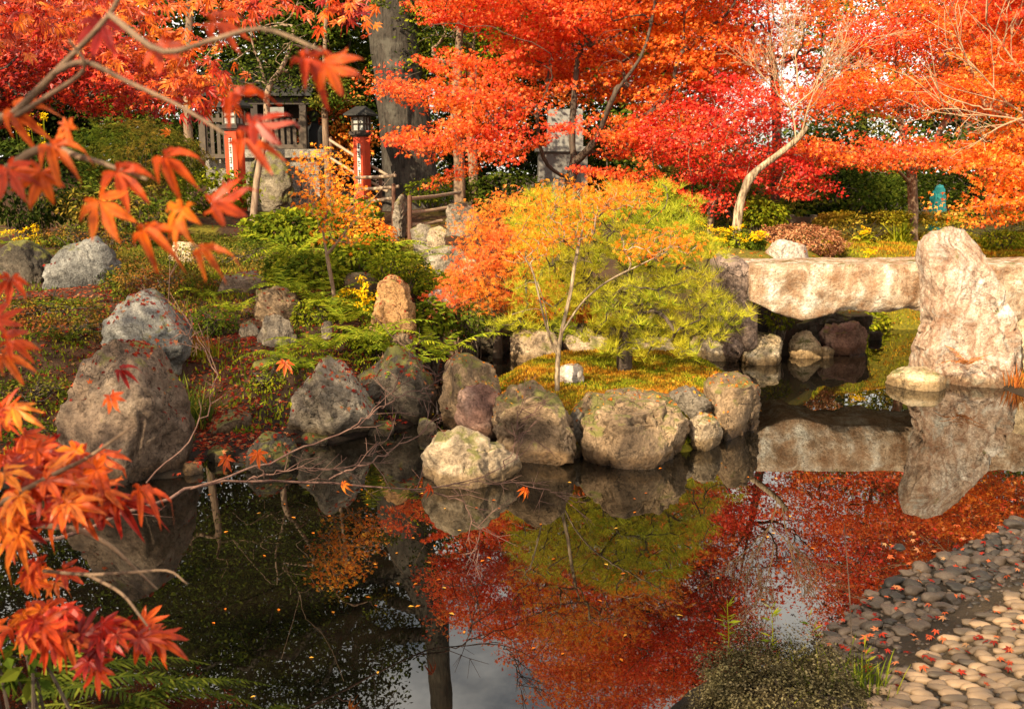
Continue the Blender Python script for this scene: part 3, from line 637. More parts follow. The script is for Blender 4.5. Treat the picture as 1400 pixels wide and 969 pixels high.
# ------------------------------------------------------------------ stone slab bridge
def bridge():
    rg = np.random.default_rng(3)
    A = P(1030, 362, 9.95); x0, x1 = A[0], 7.6
    zt = A[2]; n = 150; m_ = 22
    xs = np.linspace(0, 1, n); 
    prof = []     # closed cross-section: (y, z) unit square path
    k = 16
    for t in np.linspace(0, 1, k, endpoint=False): prof.append((0, 1 - t))        # front, top to bottom
    for t in np.linspace(0, 1, k, endpoint=False): prof.append((t, 0))
    for t in np.linspace(0, 1, k, endpoint=False): prof.append((1, t))
    for t in np.linspace(0, 1, k, endpoint=False): prof.append((1 - t, 1))
    prof = np.array(prof); V = []
    for t in xs:
        x = x0 + (x1 - x0) * t
        end = min(1, (x - x0) / .55)
        th = .50 * (.72 + .28 * sstep(0, 1, end)) + .05 * math.sin(x * 2.3 + 1) + .04 * math.sin(x * 5.1)
        y = 9.92 + prof[:, 0] * .92; z = zt - th + prof[:, 1] * th
        V.append(np.stack([np.full(len(prof), x), y, z], 1))
    V = np.array(V)
    c = np.stack([V[..., 0], np.full(V.shape[:2], 10.4), np.full(V.shape[:2], zt - .27)], -1)
    q = V.copy(); nn = fbm(q * np.array([2.2, 2.2, 2.2]) + 9, 5, .55); n2 = fbm(q * 7, 3)
    dirn = unit((V - c) * np.array([0, 1, 1]))
    amp = np.where(prof[:, 1] > .93, .018, .055)[None]
    chip = np.abs(vnoise(q * np.array([5, 5, 5]) + 3)) * np.where((prof[:, 1] < .12), .10, .0)[None]; nn = nn - 0
    V = V + dirn * (nn * amp + n2 * .016 - chip)[..., None]
    V[0, :, 0] += nn[0] * .06
    # round the arrises
    np_ = len(prof); idx = np.arange(n * np_).reshape(n, np_)
    f4 = np.stack([idx[:-1], idx[1:], np.roll(idx[1:], -1, 1), np.roll(idx[:-1], -1, 1)], -1).reshape(-1, 4)
    mb = MB(); VV = V.reshape(-1, 3); VV = np.concatenate([VV, V[0].mean(0)[None], V[-1].mean(0)[None]])
    a = idx[0]; b = idx[-1]; c0, c1 = n * np_, n * np_ + 1
    f3 = np.concatenate([np.stack([a, np.roll(a, -1), np.full(np_, c0)], -1), np.stack([np.roll(b, -1), b, np.full(np_, c1)], -1)])
    mb.add(VV, f3, f4[:, ::-1])
    o = mb.build("stone_bridge", M['rk_bridge'], smooth=True, origin=((x0 + x1) / 2, 10.4, zt - .6))
    bm = bmesh.new(); bm.from_mesh(o.data); bmesh.ops.recalc_face_normals(bm, faces=bm.faces); bm.to_mesh(o.data); bm.free()
    tag(o, "thick pale stone slab bridge crossing the pond at right", "bridge")
bridge()

# ------------------------------------------------------------------ leaves
def kite(ang, L, w_, pos=.45, z=0.0):
    ca, sa = math.cos(ang), math.sin(ang)
    pts = [(pos * L, -w_), (L, 0), (pos * L, w_)]
    return [(x * ca - y * sa, x * sa + y * ca, z - .25 * L * L if i == 1 else z) for i, (x, y) in enumerate(pts)]
def tmpl(lobes):
    v = [(0, 0, 0)]; f3 = []
    for a, L, w_ in lobes:
        k = len(v); v += kite(R(a), L, w_); f3 += [(0, k, k + 1), (0, k + 1, k + 2)]
    return np.array(v), np.array(f3)
T_MAPLE = tmpl([(0, 1, .17), (48, .85, .15), (-48, .85, .15), (100, .5, .12), (-100, .5, .12)])
T_MAPLE3 = (np.array([(-.15, 0, .05), (.25, -.28, 0), (1, 0, -.15), (.25, .28, 0), (.35, .85, -.1), (.35, -.85, -.1), (.0, .2, 0), (.0, -.2, 0)]), np.array([(0, 1, 2), (0, 2, 3), (0, 3, 4), (0, 5, 1)]))
T_OVAL = (np.array([(0, 0, 0), (.45, -.27, .06), (1, 0, -.05), (.45, .27, .06)]), np.array([(0, 1, 2), (0, 2, 3)]))
T_LACE = tmpl([(0, 1, .06), (38, .9, .055), (-38, .9, .055), (75, .6, .05), (-75, .6, .05)])
def _needles(n, seed):
    rg = np.random.default_rng(seed); v = []; f = []
    for i in range(n):
        a = rg.uniform(0, 2 * np.pi); t = rg.uniform(.25, 1.15); dz = math.cos(t); dr = math.sin(t)
        p = np.array([dr * math.cos(a), dr * math.sin(a), dz]) * rg.uniform(.75, 1.05); s_ = unit(np.cross(p, rg.normal(size=3))) * .016
        k = len(v); v += [tuple(-s_), tuple(s_), tuple(p)]; f.append((k, k + 1, k + 2))
    return np.array(v), np.array(f)
T_PINE = _needles(19, 1)
def leaf_field(mb, p, nrm, size, T=T_MAPLE3, axis=None, m=0):
    """one leaf per point: nrm = leaf normal (template z), axis = rough direction of its tip"""
    n = len(p); tv, tf = T
    nrm = unit(nrm)
    ax = rng.normal(size=(n, 3)) if axis is None else axis
    t = unit(ax - nrm * np.sum(ax * nrm, 1, keepdims=True)); b = np.cross(nrm, t)
    size = np.broadcast_to(size, (n,))
    V = p[:, None] + size[:, None, None] * (tv[None, :, 0, None] * t[:, None] + tv[None, :, 1, None] * b[:, None] + tv[None, :, 2, None] * nrm[:, None])
    F = tf[None] + (np.arange(n) * len(tv))[:, None, None]
    mb.add(V.reshape(-1, 3), f3=F.reshape(-1, 3), m=m)
def gauss_ball(n, c, r):
    q = rng.normal(size=(n, 3)); q = unit(q) * (rng.random((n, 1)) ** .45); return np.asarray(c) + q * np.asarray(r)
def up_normals(n, spread=.7, lean=(0, 0, 0)):
    return np.array([0, 0, 1.0]) + np.asarray(lean) + rng.normal(0, spread, (n, 3))
SUNWARD = np.array([-sdir.x, -sdir.y, 0]) * .5

# ------------------------------------------------------------------ tree skeleton
class Skel:
    def __init__(s): s.p = []; s.par = []
    def path(s, pts, parent=-1):
        for q in pts: s.p.append(np.asarray(q, float)); s.par.append(parent); parent = len(s.p) - 1
        return parent
    def grow(s, targets, start=0, jit=.12, seg=6, sag=.0, upbias=.25):
        targets = list(targets); base = np.mean(s.p[start:], 0)
        targets.sort(key=lambda t: np.linalg.norm(t - base))
        for t in targets:
            Pn = np.array(s.p[start:]); dv = t - Pn; dist = np.linalg.norm(dv, axis=1)
            cost = dist + upbias * np.maximum(0, -dv[:, 2]) * 2 + .15 * np.maximum(0, dv[:, 2] - dist * .8)
            k = int(np.argmin(cost)) + start; a = s.p[k]; L = np.linalg.norm(t - a)
            if L < .02: continue
            par = s.par[k]; dirp = unit(a - s.p[par]) if par >= 0 else unit(t - a)
            c = a + dirp * L * .35 + np.array([0, 0, .12 * L]) ; n = max(2, min(seg, int(L / .12) + 2)); pts = []
            for i in range(1, n + 1):
                f = i / n; q = (1 - f) ** 2 * a + 2 * f * (1 - f) * c + f * f * t
                if i < n: q = q + rng.normal(0, jit * L / n * .9, 3)
                pts.append(q)
            s.path(pts, k)
    def mesh(s, mb, r_base, r_tip=.004, expo=2.3, sides=7, wob=.05, flare=1.0):
        n = len(s.p); r = np.full(n, 0.0); kids = [[] for _ in range(n)]
        for i, q in enumerate(s.par):
            if q >= 0: kids[q].append(i)
        for i in range(n - 1, -1, -1):
            r[i] = r_tip if not kids[i] else sum(r[k] ** expo for k in kids[i]) ** (1 / expo) * 1.012
        r = r_tip + (r - r_tip) * (r_base - r_tip) / max(r[0] - r_tip, 1e-6) if r[0] > r_tip else r
        s.r = r
        starts = [i for i in range(n) if s.par[i] < 0] + []
        st = [(i, None) for i in starts]
        while st:
            i, pre = st.pop(); ch = [] if pre is None else [pre]
            j = i
            while True:
                ch.append(j)
                if not kids[j]: break
                ks = sorted(kids[j], key=lambda k: -r[k])
                for k in ks[1:]: st.append((k, j))
                j = ks[0]
            if len(ch) < 2: continue
            pts = np.array([s.p[k] for k in ch]); rad = np.array([r[k] for k in ch])
            if pre is not None: rad[0] = min(rad[0], rad[1] * 1.15)
            if pre is None and flare > 1: rad[0] *= flare
            sd = sides if rad[0] > .03 else (5 if rad[0] > .012 else 4)
            tube(mb, pts, rad, sd, wob=wob if rad[0] > .02 else 0)

def px_ell(u, v, d, ru, rv, dd=None):
    """an ellipsoid of crown given in the photograph's pixels at distance d"""
    c = P(u, v, d); return (c, np.array([ru * S(d), dd if dd is not None else ru * S(d) * .8, rv * S(d)]))
def pads_in(ells, spacing, tries=4000, rz_min=0):
    """well spread spray centres inside a union of ellipsoids"""
    out = []; vol = np.array([e[1].prod() for e in ells]); pr = vol / vol.sum()
    for _ in range(tries):
        c, r = ells[rng.choice(len(ells), p=pr)]
        q = c + unit(rng.normal(size=3)) * r * rng.random() ** .4
        if all(((q - o) ** 2 * np.array([1, 1, 4.0])).sum() > spacing ** 2 for o in out): out.append(q)
    return out
def tree(name, label, cat, trunk, ells, spacing, per_pad, leaf, lmat, bmat, r_base, T=T_MAPLE3, pad=(.5, .5, .12), group=None, spread=.7, droop=0.0, trunks=None, r_tip=.004, jit=.12, flare=1.25, extra_bare=(), lean=None, sides=8, wob=.05, size_var=.25, fill=1.0, tilt=.28):
    base = np.asarray(trunk[0], float); t = empty(name, base); tag(t, label, cat, group)
    sk = Skel(); last = sk.path(smooth_path(trunk, max(8, int(3 * len(trunk)))))
    for tr_ in (trunks or []):
        k = int(np.argmin([np.linalg.norm(p - np.asarray(tr_[0])) for p in sk.p])); sk.path(smooth_path(tr_, 3 * len(tr_))[1:], k)
    st = max(1, int(len(trunk) * .8))
    pads = pads_in(ells, spacing)
    sk.grow([p - np.array([0, 0, pad[2] * .4]) for p in pads], start=st, jit=jit)
    if len(extra_bare): sk.grow([np.asarray(p) for p in extra_bare], start=st, jit=jit)
    mb = MB(); sk.mesh(mb, r_base, r_tip, sides=sides, flare=flare, wob=wob)
    mb.build("trunk", M[bmat], t, smooth=True, origin=base)
    if per_pad:
        mb = MB()
        for p in pads:
            if rng.random() > fill: continue
            n = max(3, int(per_pad * rng.uniform(.55, 1.4))); sc_ = rng.uniform(.7, 1.35)
            q = gauss_ball(n, p, np.array(pad) * sc_)
            sl = rng.normal(0, tilt, 2) - np.array([0, 0]); q[:, 2] += (q[:, 0] - p[0]) * sl[0] + (q[:, 1] - p[1]) * sl[1]
            rad = np.hypot(q[:, 0] - p[0], q[:, 1] - p[1]); q[:, 2] -= droop * rad ** 1.5 
            ax = (q - p) * np.array([1, 1, .2]) + rng.normal(0, .15, q.shape) + np.array([0, 0, -.12 - droop])
            leaf_field(mb, q, up_normals(n, spread, SUNWARD if lean is None else lean), leaf * rng.uniform(1 - size_var, 1 + size_var, n), T, ax)
        mb.build("crown", M[lmat], t, origin=base)
    return t

def twig_fan(mb, p, dirn, L, r, depth, bend=.10, rmin=.0022):
    n = 5; pts = [np.asarray(p, float)]; dv = unit(np.asarray(dirn, float)); nodes = []
    for i in range(n):
        dv = unit(dv + rng.normal(0, bend, 3) + np.array([0, 0, .03])); pts.append(pts[-1] + dv * L / n); nodes.append((pts[-1], dv))
    tube(mb, pts, np.linspace(r, max(rmin, r * .45), n + 1), 5 if r > .008 else 4)
    if depth:
        for k in ((1, 2, 3, 4, 4) if depth > 1 else (1, 2, 3, 4)):
            q, dq = nodes[k]; sd = rng.normal(0, 1, 3); sd = unit(sd - dq * sd.dot(dq)); a_ = rng.uniform(.35, .75)
            twig_fan(mb, q, dq * math.cos(a_) + sd * math.sin(a_), L * rng.uniform(.42, .7), max(rmin, r * .55), depth - 1, bend, rmin)
# ---- maples of the garden
def zl(u, d, v=300, off=-.05):
    c = col(u, d, v); c[2] += off; return c
# big red-orange maple in the middle
d = 15.0; b = zl(772, d)
tree("maple_tree", "wide red and orange maple with forked dark trunk behind the pine", "tree",
     [b, P(775, 262, d), P(785, 225, d), P(782, 190, d), P(786, 120, d), P(792, 60, d), P(800, -60, d)],
     [px_ell(660, 140, 14.4, 80, 30, 1.2), px_ell(650, 88, 14.4, 60, 16, .7), px_ell(768, 178, 14.0, 45, 10, .4), px_ell(560, 120, 14.4, 70, 18, .8), px_ell(590, 185, 14.2, 80, 18, .8), px_ell(600, 235, 14.2, 45, 9, .5), px_ell(680, 195, 14.0, 50, 20, .7), px_ell(735, 55, 15.6, 60, 38, 1.0),
      px_ell(820, 50, 15.8, 120, 70, 1.5), px_ell(920, 80, 15.4, 110, 75, 1.4), px_ell(780, 130, 15.4, 60, 14, .8), px_ell(885, 185, 14.9, 75, 30, .9), px_ell(850, 20, 14.2, 90, 22, .5), px_ell(850, 235, 14.2, 60, 14, .5), (RP(850, 850, 15), np.array([2.0, 1.8, 1.0])), (RP(690, 800, 15), np.array([1.3, 1.5, .6])), (RP(960, 880, 15), np.array([1.0, 1.4, 1.1])), (RP(840, 950, 15), np.array([1.3, 1.4, .6]))],
     .40, 210, .042, 'lf_redorange', 'bark_dark', .085, pad=(.42, .42, .085), T=T_MAPLE, fill=.92, spread=.9, extra_bare=[P(rng.uniform(560, 980), rng.uniform(30, 220), rng.uniform(13.2, 14.2)) for _ in range(40)],
     trunks=[[P(785, 225, d), P(815, 190, d - .4), P(840, 130, d - .8), P(880, 70, d - 1.1), P(900, -20, d - 1.0)], [P(775, 245, d), P(745, 220, d - .4), P(735, 160, d - .8), P(755, 105, d - 1.1)]])
# upright maple with crimson low sprays
d = 14.6; b = zl(972, d)
tree("maple_tree", "crimson maple with thin pale twin stems left of the leaning trunk", "tree",
     [b, P(972, 260, d), P(975, 200, d), P(978, 130, d), P(985, 60, d), P(990, -40, d)],
     [px_ell(940, 185, 14.0, 75, 40, .9), px_ell(985, 232, 14.0, 60, 16, .8), px_ell(1010, 150, 14.2, 60, 40, .8), px_ell(1060, 215, 14.6, 60, 18, .6), px_ell(970, 272, 13.9, 45, 12, .5), px_ell(1085, 250, 14.4, 40, 28, .6)],
     .36, 115, .042, 'lf_crimson', 'bark_twig', .05, pad=(.36, .36, .09),
     trunks=[[P(972, 290, d), P(990, 240, d - .1), P(1015, 205, d - .2), P(1030, 180, d - .2)]])
d = 15.5; b = zl(1058, d)
tree("maple_tree", "red maple spreading at the top behind the bare leaning trunk", "tree",
     [b, P(1062, 230, d), P(1060, 120, d), P(1050, 20, d), P(1045, -80, d)],
     [px_ell(1000, 15, 15.2, 80, 40, 1.4), px_ell(1080, 8, 15.2, 80, 22, 1.2), px_ell(1000, 90, 15.4, 50, 30, .8), px_ell(1045, 60, 15.4, 60, 14, .8), px_ell(1150, 110, 15.6, 40, 30, .8), px_ell(1060, 150, 15.6, 60, 12, .8), (RP(1000, 780, 15.4), np.array([.8, 1.2, .7])), (RP(1080, 720, 15.4), np.array([1.0, 1.0, .30])), (RP(1110, 775, 15.4), np.array([.6, .8, .25])), (RP(1040, 760, 15.0), np.array([.5, .8, .3]))],
     .48, 85, .05, 'lf_redorange', 'bark_dark', .08, pad=(.45, .45, .10))
# layered orange maple right
d = 15.2; b = zl(1250, d)
tree("maple_tree", "layered orange maple with clean brown trunk standing by the hedge", "tree",
     [b, P(1248, 280, d), P(1246, 235, d), P(1240, 205, d), P(1232, 170, d), P(1228, 120, d), P(1226, 60, d), P(1230, -20, d)],
     [px_ell(1180, 208, 14.6, 120, 15, 1.4), px_ell(1300, 208, 14.4, 100, 14, 1.2), px_ell(1170, 130, 14.8, 85, 24, 1.4), px_ell(1290, 125, 15, 100, 28, 1.5), px_ell(1240, 45, 15, 90, 34, 1.5), px_ell(1340, 40, 15, 80, 40, 1.2), px_ell(1270, -60, 15.2, 110, 50, 1.6), (RP(1290, 760, 15.2), np.array([1.3, 1.4, .6]))],
     .42, 180, .040, 'lf_orange', 'bark_brown', .085, pad=(.50, .50, .085),
     trunks=[[P(1246, 235, d), P(1270, 215, d - .2), P(1290, 170, d - .3), P(1330, 120, d - .4)], [P(1247, 255, d), P(1225, 232, d - .2), P(1190, 222, d - .4), P(1140, 222, d - .6)]])
# maple whose crown enters from the right
d = 11.6; b = zl(1560, d)
bare = [P(u, v, 11.2) for u, v in [(1270,95),(1290,130),(1310,60),(1330,100),(1345,150),(1300,150),(1260,110),(1350,40),(1375,90),(1320,175),(1345,175),(1290,70),(1240,90)]]
tree("maple_tree", "orange red maple reaching in from the right edge with pale bare twigs", "tree",
     [b, P(1545, 230, d), P(1510, 190, d), P(1450, 172, d - .2), P(1400, 165, d - .3), P(1355, 150, d - .4)],
     [px_ell(1385, 240, 11.2, 60, 22, .7), px_ell(1370, 285, 11.0, 55, 22, .5), px_ell(1440, 210, 11.4, 90, 50, 1.0), px_ell(1385, 100, 11.6, 70, 60, .9), px_ell(1390, 10, 11.8, 80, 60, 1.0), px_ell(1330, 215, 11.4, 60, 14, .6), px_ell(1430, -80, 12, 120, 70, 1.4)],
     .34, 190, .038, 'lf_redorange', 'bark_tan', .10, pad=(.36, .36, .06), extra_bare=bare,
     trunks=[[P(1450, 172, d - .2), P(1420, 100, d - .2), P(1392, 40, d - .3), P(1370, -20, d - .3)]])
t = bpy.data.objects["maple_tree.004"]; mb = MB()
for (u0, v0), (u1, v1), L in (((1420, 168), (1290, 100), 1.2), ((1400, 165), (1270, 140), 1.1), ((1410, 110), (1330, 40), .9), ((1400, 160), (1340, 190), .7)):
    q0, q1 = P(u0, v0, 11.1), P(u1, v1, 10.9); twig_fan(mb, q0, q1 - q0, L, .013, 2, .06, .0035)
mb.build("bare_twigs", M['bark_tan'], t, smooth=True, origin=t.location)
# back-left maple
d = 8.0; b = zl(-170, d)
tree("maple_tree", "dark red maple filling the upper left behind the near branches", "tree",
     [b, P(-160, 250, d), P(-120, 150, d), P(-60, 80, d), P(20, 30, d)],
     [px_ell(60, 85, 7.8, 130, 50, .8), px_ell(170, 115, 7.6, 70, 26, .6), px_ell(-60, 110, 8, 80, 60, .7), px_ell(40, 10, 8, 120, 30, .8)],
     .27, 170, .034, 'lf_dkred', 'bark_dark', .08, pad=(.28, .28, .07))
# young maple by the ferns
d = 9.6; b = zl(458, d, 430)
tree("young_maple", "slender young maple with sparse orange leaves above the ferns", "tree",
     [b, P(456, 400, d), P(447, 350, d), P(442, 315, d), P(448, 285, d), P(452, 250, d)],
     [px_ell(455, 265, 9.4, 48, 40, .35), px_ell(470, 310, 9.3, 40, 28, .3), px_ell(440, 225, 9.6, 35, 25, .3), px_ell(488, 290, 9.4, 22, 22, .25)],
     .15, 10, .034, 'lf_goldlace', 'bark_twig', .022, pad=(.12, .12, .06), r_tip=.0022, T=T_MAPLE,
     trunks=[[P(447, 350, d), P(470, 320, d - .1), P(500, 285, d - .1), P(540, 235, d - .2)]])
# laceleaf weeping maple on the back shore
d = 10.6; b = zl(680, d, 420)
tree("weeping_maple", "low weeping lace leaf maple in pinkish orange left of the pine", "tree",
     [b, P(680, 400, d), P(676, 370, d), P(690, 330, d), P(700, 290, d)],
     [px_ell(690, 330, 10.3, 62, 50, .5), px_ell(660, 375, 10.2, 50, 40, .45), px_ell(620, 400, 10.0, 32, 18, .3), px_ell(700, 285, 10.4, 40, 28, .35), px_ell(720, 380, 10.4, 50, 36, .4), px_ell(650, 300, 10.3, 26, 24, .3)],
     .16, 27, .045, 'lf_lace', 'bark_dark', .055, pad=(.16, .16, .12), T=T_LACE, droop=1.2, spread=.9, r_tip=.003)
# small maple on the island, half bare
d = 7.9; b = zl(762, d, 520, -.02)
bare = [P(u, v, d - rng.uniform(-.15, .2)) for u, v in [(690,355),(705,395),(720,330),(735,365),(740,420),(760,260),(790,255),(800,300),(820,330),(860,340),(880,335),(840,300),(870,280),(775,330),(712,360),(700,430),(810,360)]]
tree("small_maple", "half bare little maple with pale forked stems on the island moss", "tree",
     [b, P(762, 505, d), P(765, 470, d), P(772, 435, d), P(780, 400, d), P(788, 350, d), P(800, 300, d)],
     [px_ell(800, 265, 7.8, 70, 24, .3), px_ell(900, 330, 7.7, 55, 22, .25), px_ell(770, 300, 7.8, 50, 30, .3), px_ell(850, 265, 7.9, 50, 20, .3), px_ell(725, 330, 7.9, 30, 25, .25)],
     .125, 11, .036, 'lf_goldlace', 'bark_pale', .022, pad=(.13, .13, .07), T=T_LACE, droop=.8, spread=.9, r_tip=.0025, extra_bare=bare,
     trunks=[[P(763, 490, d), P(748, 450, d - .05), P(738, 410, d - .1), P(728, 370, d - .1), P(715, 350, d - .1)], [P(768, 455, d), P(795, 415, d - .1), P(830, 385, d - .15), P(880, 360, d - .2), P(910, 345, d - .2)], [P(752, 465, d), P(745, 420, d + .1), P(735, 385, d + .1)]])
# pale leaning trunk with a cut end
d = 12.9; b = zl(1006, d, 315)
t = empty("leaning_tree", b); tag(t, "pale leaning bare trunk with cut end and fine twigs", "tree")
sk = Skel(); kk = sk.path(smooth_path([b, P(1010, 285, d), P(1020, 255, d), P(1032, 236, d), P(1062, 213, d), P(1088, 192, d), P(1103, 174, d)], 22))
mb = MB(); tube(mb, np.array(sk.p), np.interp(np.linspace(0, 1, 22), [0, .3, .45, .5, 1], [.066, .050, .066, .044, .033]), 12, wob=.07)
mb.build("trunk", M['bark_pale'], t, smooth=True, origin=b)
mb = MB()
for (u0, v0), (u1, v1), L in (((1088, 190), (1078, 90), .95), ((1096, 182), (1112, 95), .75), ((1082, 150), (1150, 90), .8), ((1082, 150), (1030, 95), .7), ((1090, 120), (1090, 40), .7)):
    q0, q1 = P(u0, v0, d), P(u1, v1, d - rng.uniform(-.3, .3)); twig_fan(mb, q0, q1 - q0, L * .95, .012, 3, .07, .0024)
mb.build("twigs", M['bark_tan'], t, smooth=True, origin=b)
# grey forked young tree by the shrine
d = 14.5; b = zl(340, d, 280)
tree("bare_tree", "grey forked young tree in front of the shrine base", "tree",
     [b, P(352, 240, d), P(364, 180, d), P(366, 125, d), P(384, 95, d), P(395, 70, d), P(398, 35, d), RP(386, 770, d), RP(408, 805, d), RP(416, 840, d), RP(445, 872, d), RP(470, 930, d)], [(RP(380, 720, 14.6), np.array([.9, .8, .35])), (RP(430, 760, 14.6), np.array([.6, .6, .3])), px_ell(390, 30, 14.5, 60, 40, .6), px_ell(340, 96, 14.5, 66, 16, .6), px_ell(420, 110, 14.5, 40, 12, .5)], .36, 46, .06, 'lf_dgreen', 'bark_twig', .052, T=T_OVAL, r_tip=.004,
     trunks=[[P(366, 125, d), P(356, 90, d), P(344, 55, d), P(338, 0, d), RP(320, 740, d)], [RP(410, 815, d), RP(400, 850, d), RP(385, 900, d)]])

# ---- the pine
def pine():
    d = 8.7; b = zl(855, d, 480, -.02)
    t = empty("pine_tree", b); tag(t, "broad yellow green pine with tufted needles in the middle of the island", "tree")
    ells = [px_ell(880, 285, 8.9, 75, 32, .5), px_ell(770, 300, 9.0, 75, 40, .5), px_ell(840, 330, 8.8, 130, 60, .7), px_ell(915, 350, 8.9, 72, 55, .6), px_ell(770, 400, 8.7, 75, 50, .5), px_ell(880, 415, 8.5, 130, 55, .6), px_ell(962, 430, 8.6, 58, 34, .4), px_ell(725, 440, 8.7, 40, 28, .3), px_ell(890, 468, 8.4, 95, 16, .4), px_ell(800, 450, 8.6, 45, 20, .35), px_ell(960, 455, 8.5, 50, 14, .3), px_ell(1000, 432, 8.5, 30, 22, .25)]
    sk = Skel(); sk.path(smooth_path([b, P(852, 460, d), P(845, 420, d), P(860, 370, d), P(850, 320, d), P(870, 280, d)], 20))
    pads = pads_in(ells, .25, 6000); sk.grow(pads, start=3, jit=.2)
    mb = MB(); sk.mesh(mb, .07, .005, sides=8); mb.build("trunk", M['bark_dark'], t, smooth=True, origin=b)
    mb = MB()
    for p in pads:
        n = int(rng.uniform(9, 19)); q = gauss_ball(n, p, (.155, .155, .07))
        leaf_field(mb, q, (q - p) * 3 + up_normals(n, .35, SUNWARD * .6), rng.uniform(.085, .135, n), T_PINE)
    mb.build("crown", M['lf_pine'], t, origin=b)
pine()

# ---- tall backdrop trees
def big_trunk():
    d = 20.0; b = zl(565, d, 268, -.1)
    t = empty("old_tree", b); tag(t, "massive old grey trunk rising out of frame behind the lantern", "tree")
    sk = Skel(); sk.path(smooth_path([b, P(560, 230, d), P(552, 150, d), P(540, 60, d), P(533, 0, d), RP(592, 840, d), RP(600, 920, d), RP(606, 990, d), RP(612, 1080, d)], 26))
    ells = [(RP(420, 900, 20), np.array([2.3, 2.2, 1.6])), (RP(330, 800, 20.5), np.array([2.4, 2.2, 1.8])), (RP(560, 1120, 20), np.array([3.5, 2.5, 1.2])), (RP(520, 840, 21), np.array([1.0, 1.5, 1.2])), (RP(530, 745, 21.5), np.array([1.6, 1.5, 1.0])), (RP(440, 700, 22), np.array([1.6, 1.5, 1.0]))]
    pads = pads_in(ells, .8, 1600); sk.grow(pads, start=10, jit=.15)
    mb = MB(); sk.mesh(mb, .55, .012, sides=16, flare=1.35, wob=.04, expo=2.0); mb.build("trunk", M['bark_big'], t, smooth=True, origin=b)
    mb = MB()
    for p in pads: n = int(rng.uniform(120, 260)); q = gauss_ball(n, p, (.85, .85, .45)); leaf_field(mb, q, up_normals(n, .9), rng.uniform(.08, .14, n), T_OVAL)
    mb.build("crown", M['lf_dgreen'], t, origin=b)
big_trunk()
GBACK = "evergreens behind the garden"
def ever(label, u, d, ells, spacing, per, leaf, lmat='lf_dgreen', pad=(.7, .7, .35), rb=.16, name="evergreen_tree", bm_='bark_dark', fill=1.0):
    b = zl(u, d, 250, -.1); top = ells[0][0]
    tree(name, label, "tree", [b, b * .6 + np.array([top[0], top[1], top[2]]) * .4, np.array([top[0], top[1], top[2] * .9])], ells, spacing, per, leaf, lmat, bm_, rb, T_OVAL, pad, GBACK, .95, size_var=.35, fill=fill, r_tip=.008)
ever("dark evergreen at the far upper left beyond the red maple", -60, 22, [px_ell(-60, 20, 22, 170, 170, 2.2), px_ell(-40, -220, 22, 190, 140, 2.2)], .8, 150, .12)
ever("dark evergreen behind the shrine roof at left", 200, 23, [px_ell(190, 40, 23, 140, 150, 2.2), px_ell(190, -210, 23, 160, 140, 2.2), px_ell(230, 170, 22, 90, 60, 1.5)], .8, 150, .12)
ever("very dark evergreen closing the view at the left behind the shrubs", 60, 25, [px_ell(40, 170, 25, 170, 80, 1.8), px_ell(240, 230, 25, 110, 50, 1.6)], .7, 190, .13)
ever("dark evergreen filling the gap between shrine hall and massive trunk", 470, 24.5, [px_ell(470, 60, 24.5, 70, 120, 1.6), px_ell(480, 190, 24, 90, 60, 1.6)], .7, 190, .12)
ever("dark glossy evergreen over the shrine hall", 400, 22.5, [px_ell(400, 30, 22.5, 100, 100, 2.0), px_ell(330, -150, 23, 140, 120, 2.0), px_ell(450, 120, 23, 70, 70, 1.5)], .75, 150, .12)
ever("bright yellow green tree right of the massive trunk", 640, 23, [px_ell(640, 30, 21.0, 85, 55, 1.6), px_ell(605, 75, 21.0, 60, 45, 1.4)], .55, 190, .10, 'lf_ygreen')
ever("dark shrubby evergreen low behind the two brown trunks", 660, 23, [px_ell(650, 200, 23, 90, 60, 1.4), px_ell(700, 130, 24, 70, 60, 1.4), px_ell(720, 20, 25, 60, 80, 1.6)], .7, 170, .11)
ever("dark evergreen seen in gaps of the central maple", 860, 27, [px_ell(850, 60, 27, 160, 140, 2.5), px_ell(860, 200, 26, 170, 60, 1.8)], .9, 130, .14)
ever("olive tree far behind the layered orange maple", 1180, 28, [px_ell(1180, 40, 28, 80, 75, 2.2), px_ell(1200, 150, 27, 60, 60, 2.0)], .9, 90, .14, 'lf_olive', fill=.8)
ever("dark evergreen mass behind the hedge", 1180, 21, [px_ell(1160, 265, 21, 120, 34, 1.2), px_ell(1130, 200, 22, 50, 40, 1.0)], .6, 190, .10)
ever("dark evergreen behind the turquoise bundle at right", 1340, 24, [px_ell(1330, 235, 22.5, 130, 50, 1.6), px_ell(1380, 120, 26, 120, 100, 2.0)], .7, 170, .11)
ever("green evergreen low between the crimson stems", 1040, 20, [px_ell(1000, 270, 20, 110, 40, 1.2), px_ell(930, 250, 20, 70, 40, 1.2)], .6, 150, .10, 'lf_olive')
ever("dark evergreen behind the lower edge of the central maple", 820, 24, [px_ell(830, 215, 24, 120, 45, 1.4), px_ell(1080, 240, 24, 150, 40, 1.4)], .65, 170, .11)
ever("tall leafy tree rising at the far right top", 1420, 28, [px_ell(1400, -60, 28, 150, 120, 2.5), px_ell(1330, -200, 28, 120, 90, 2.0)], .95, 120, .14, 'lf_olive')
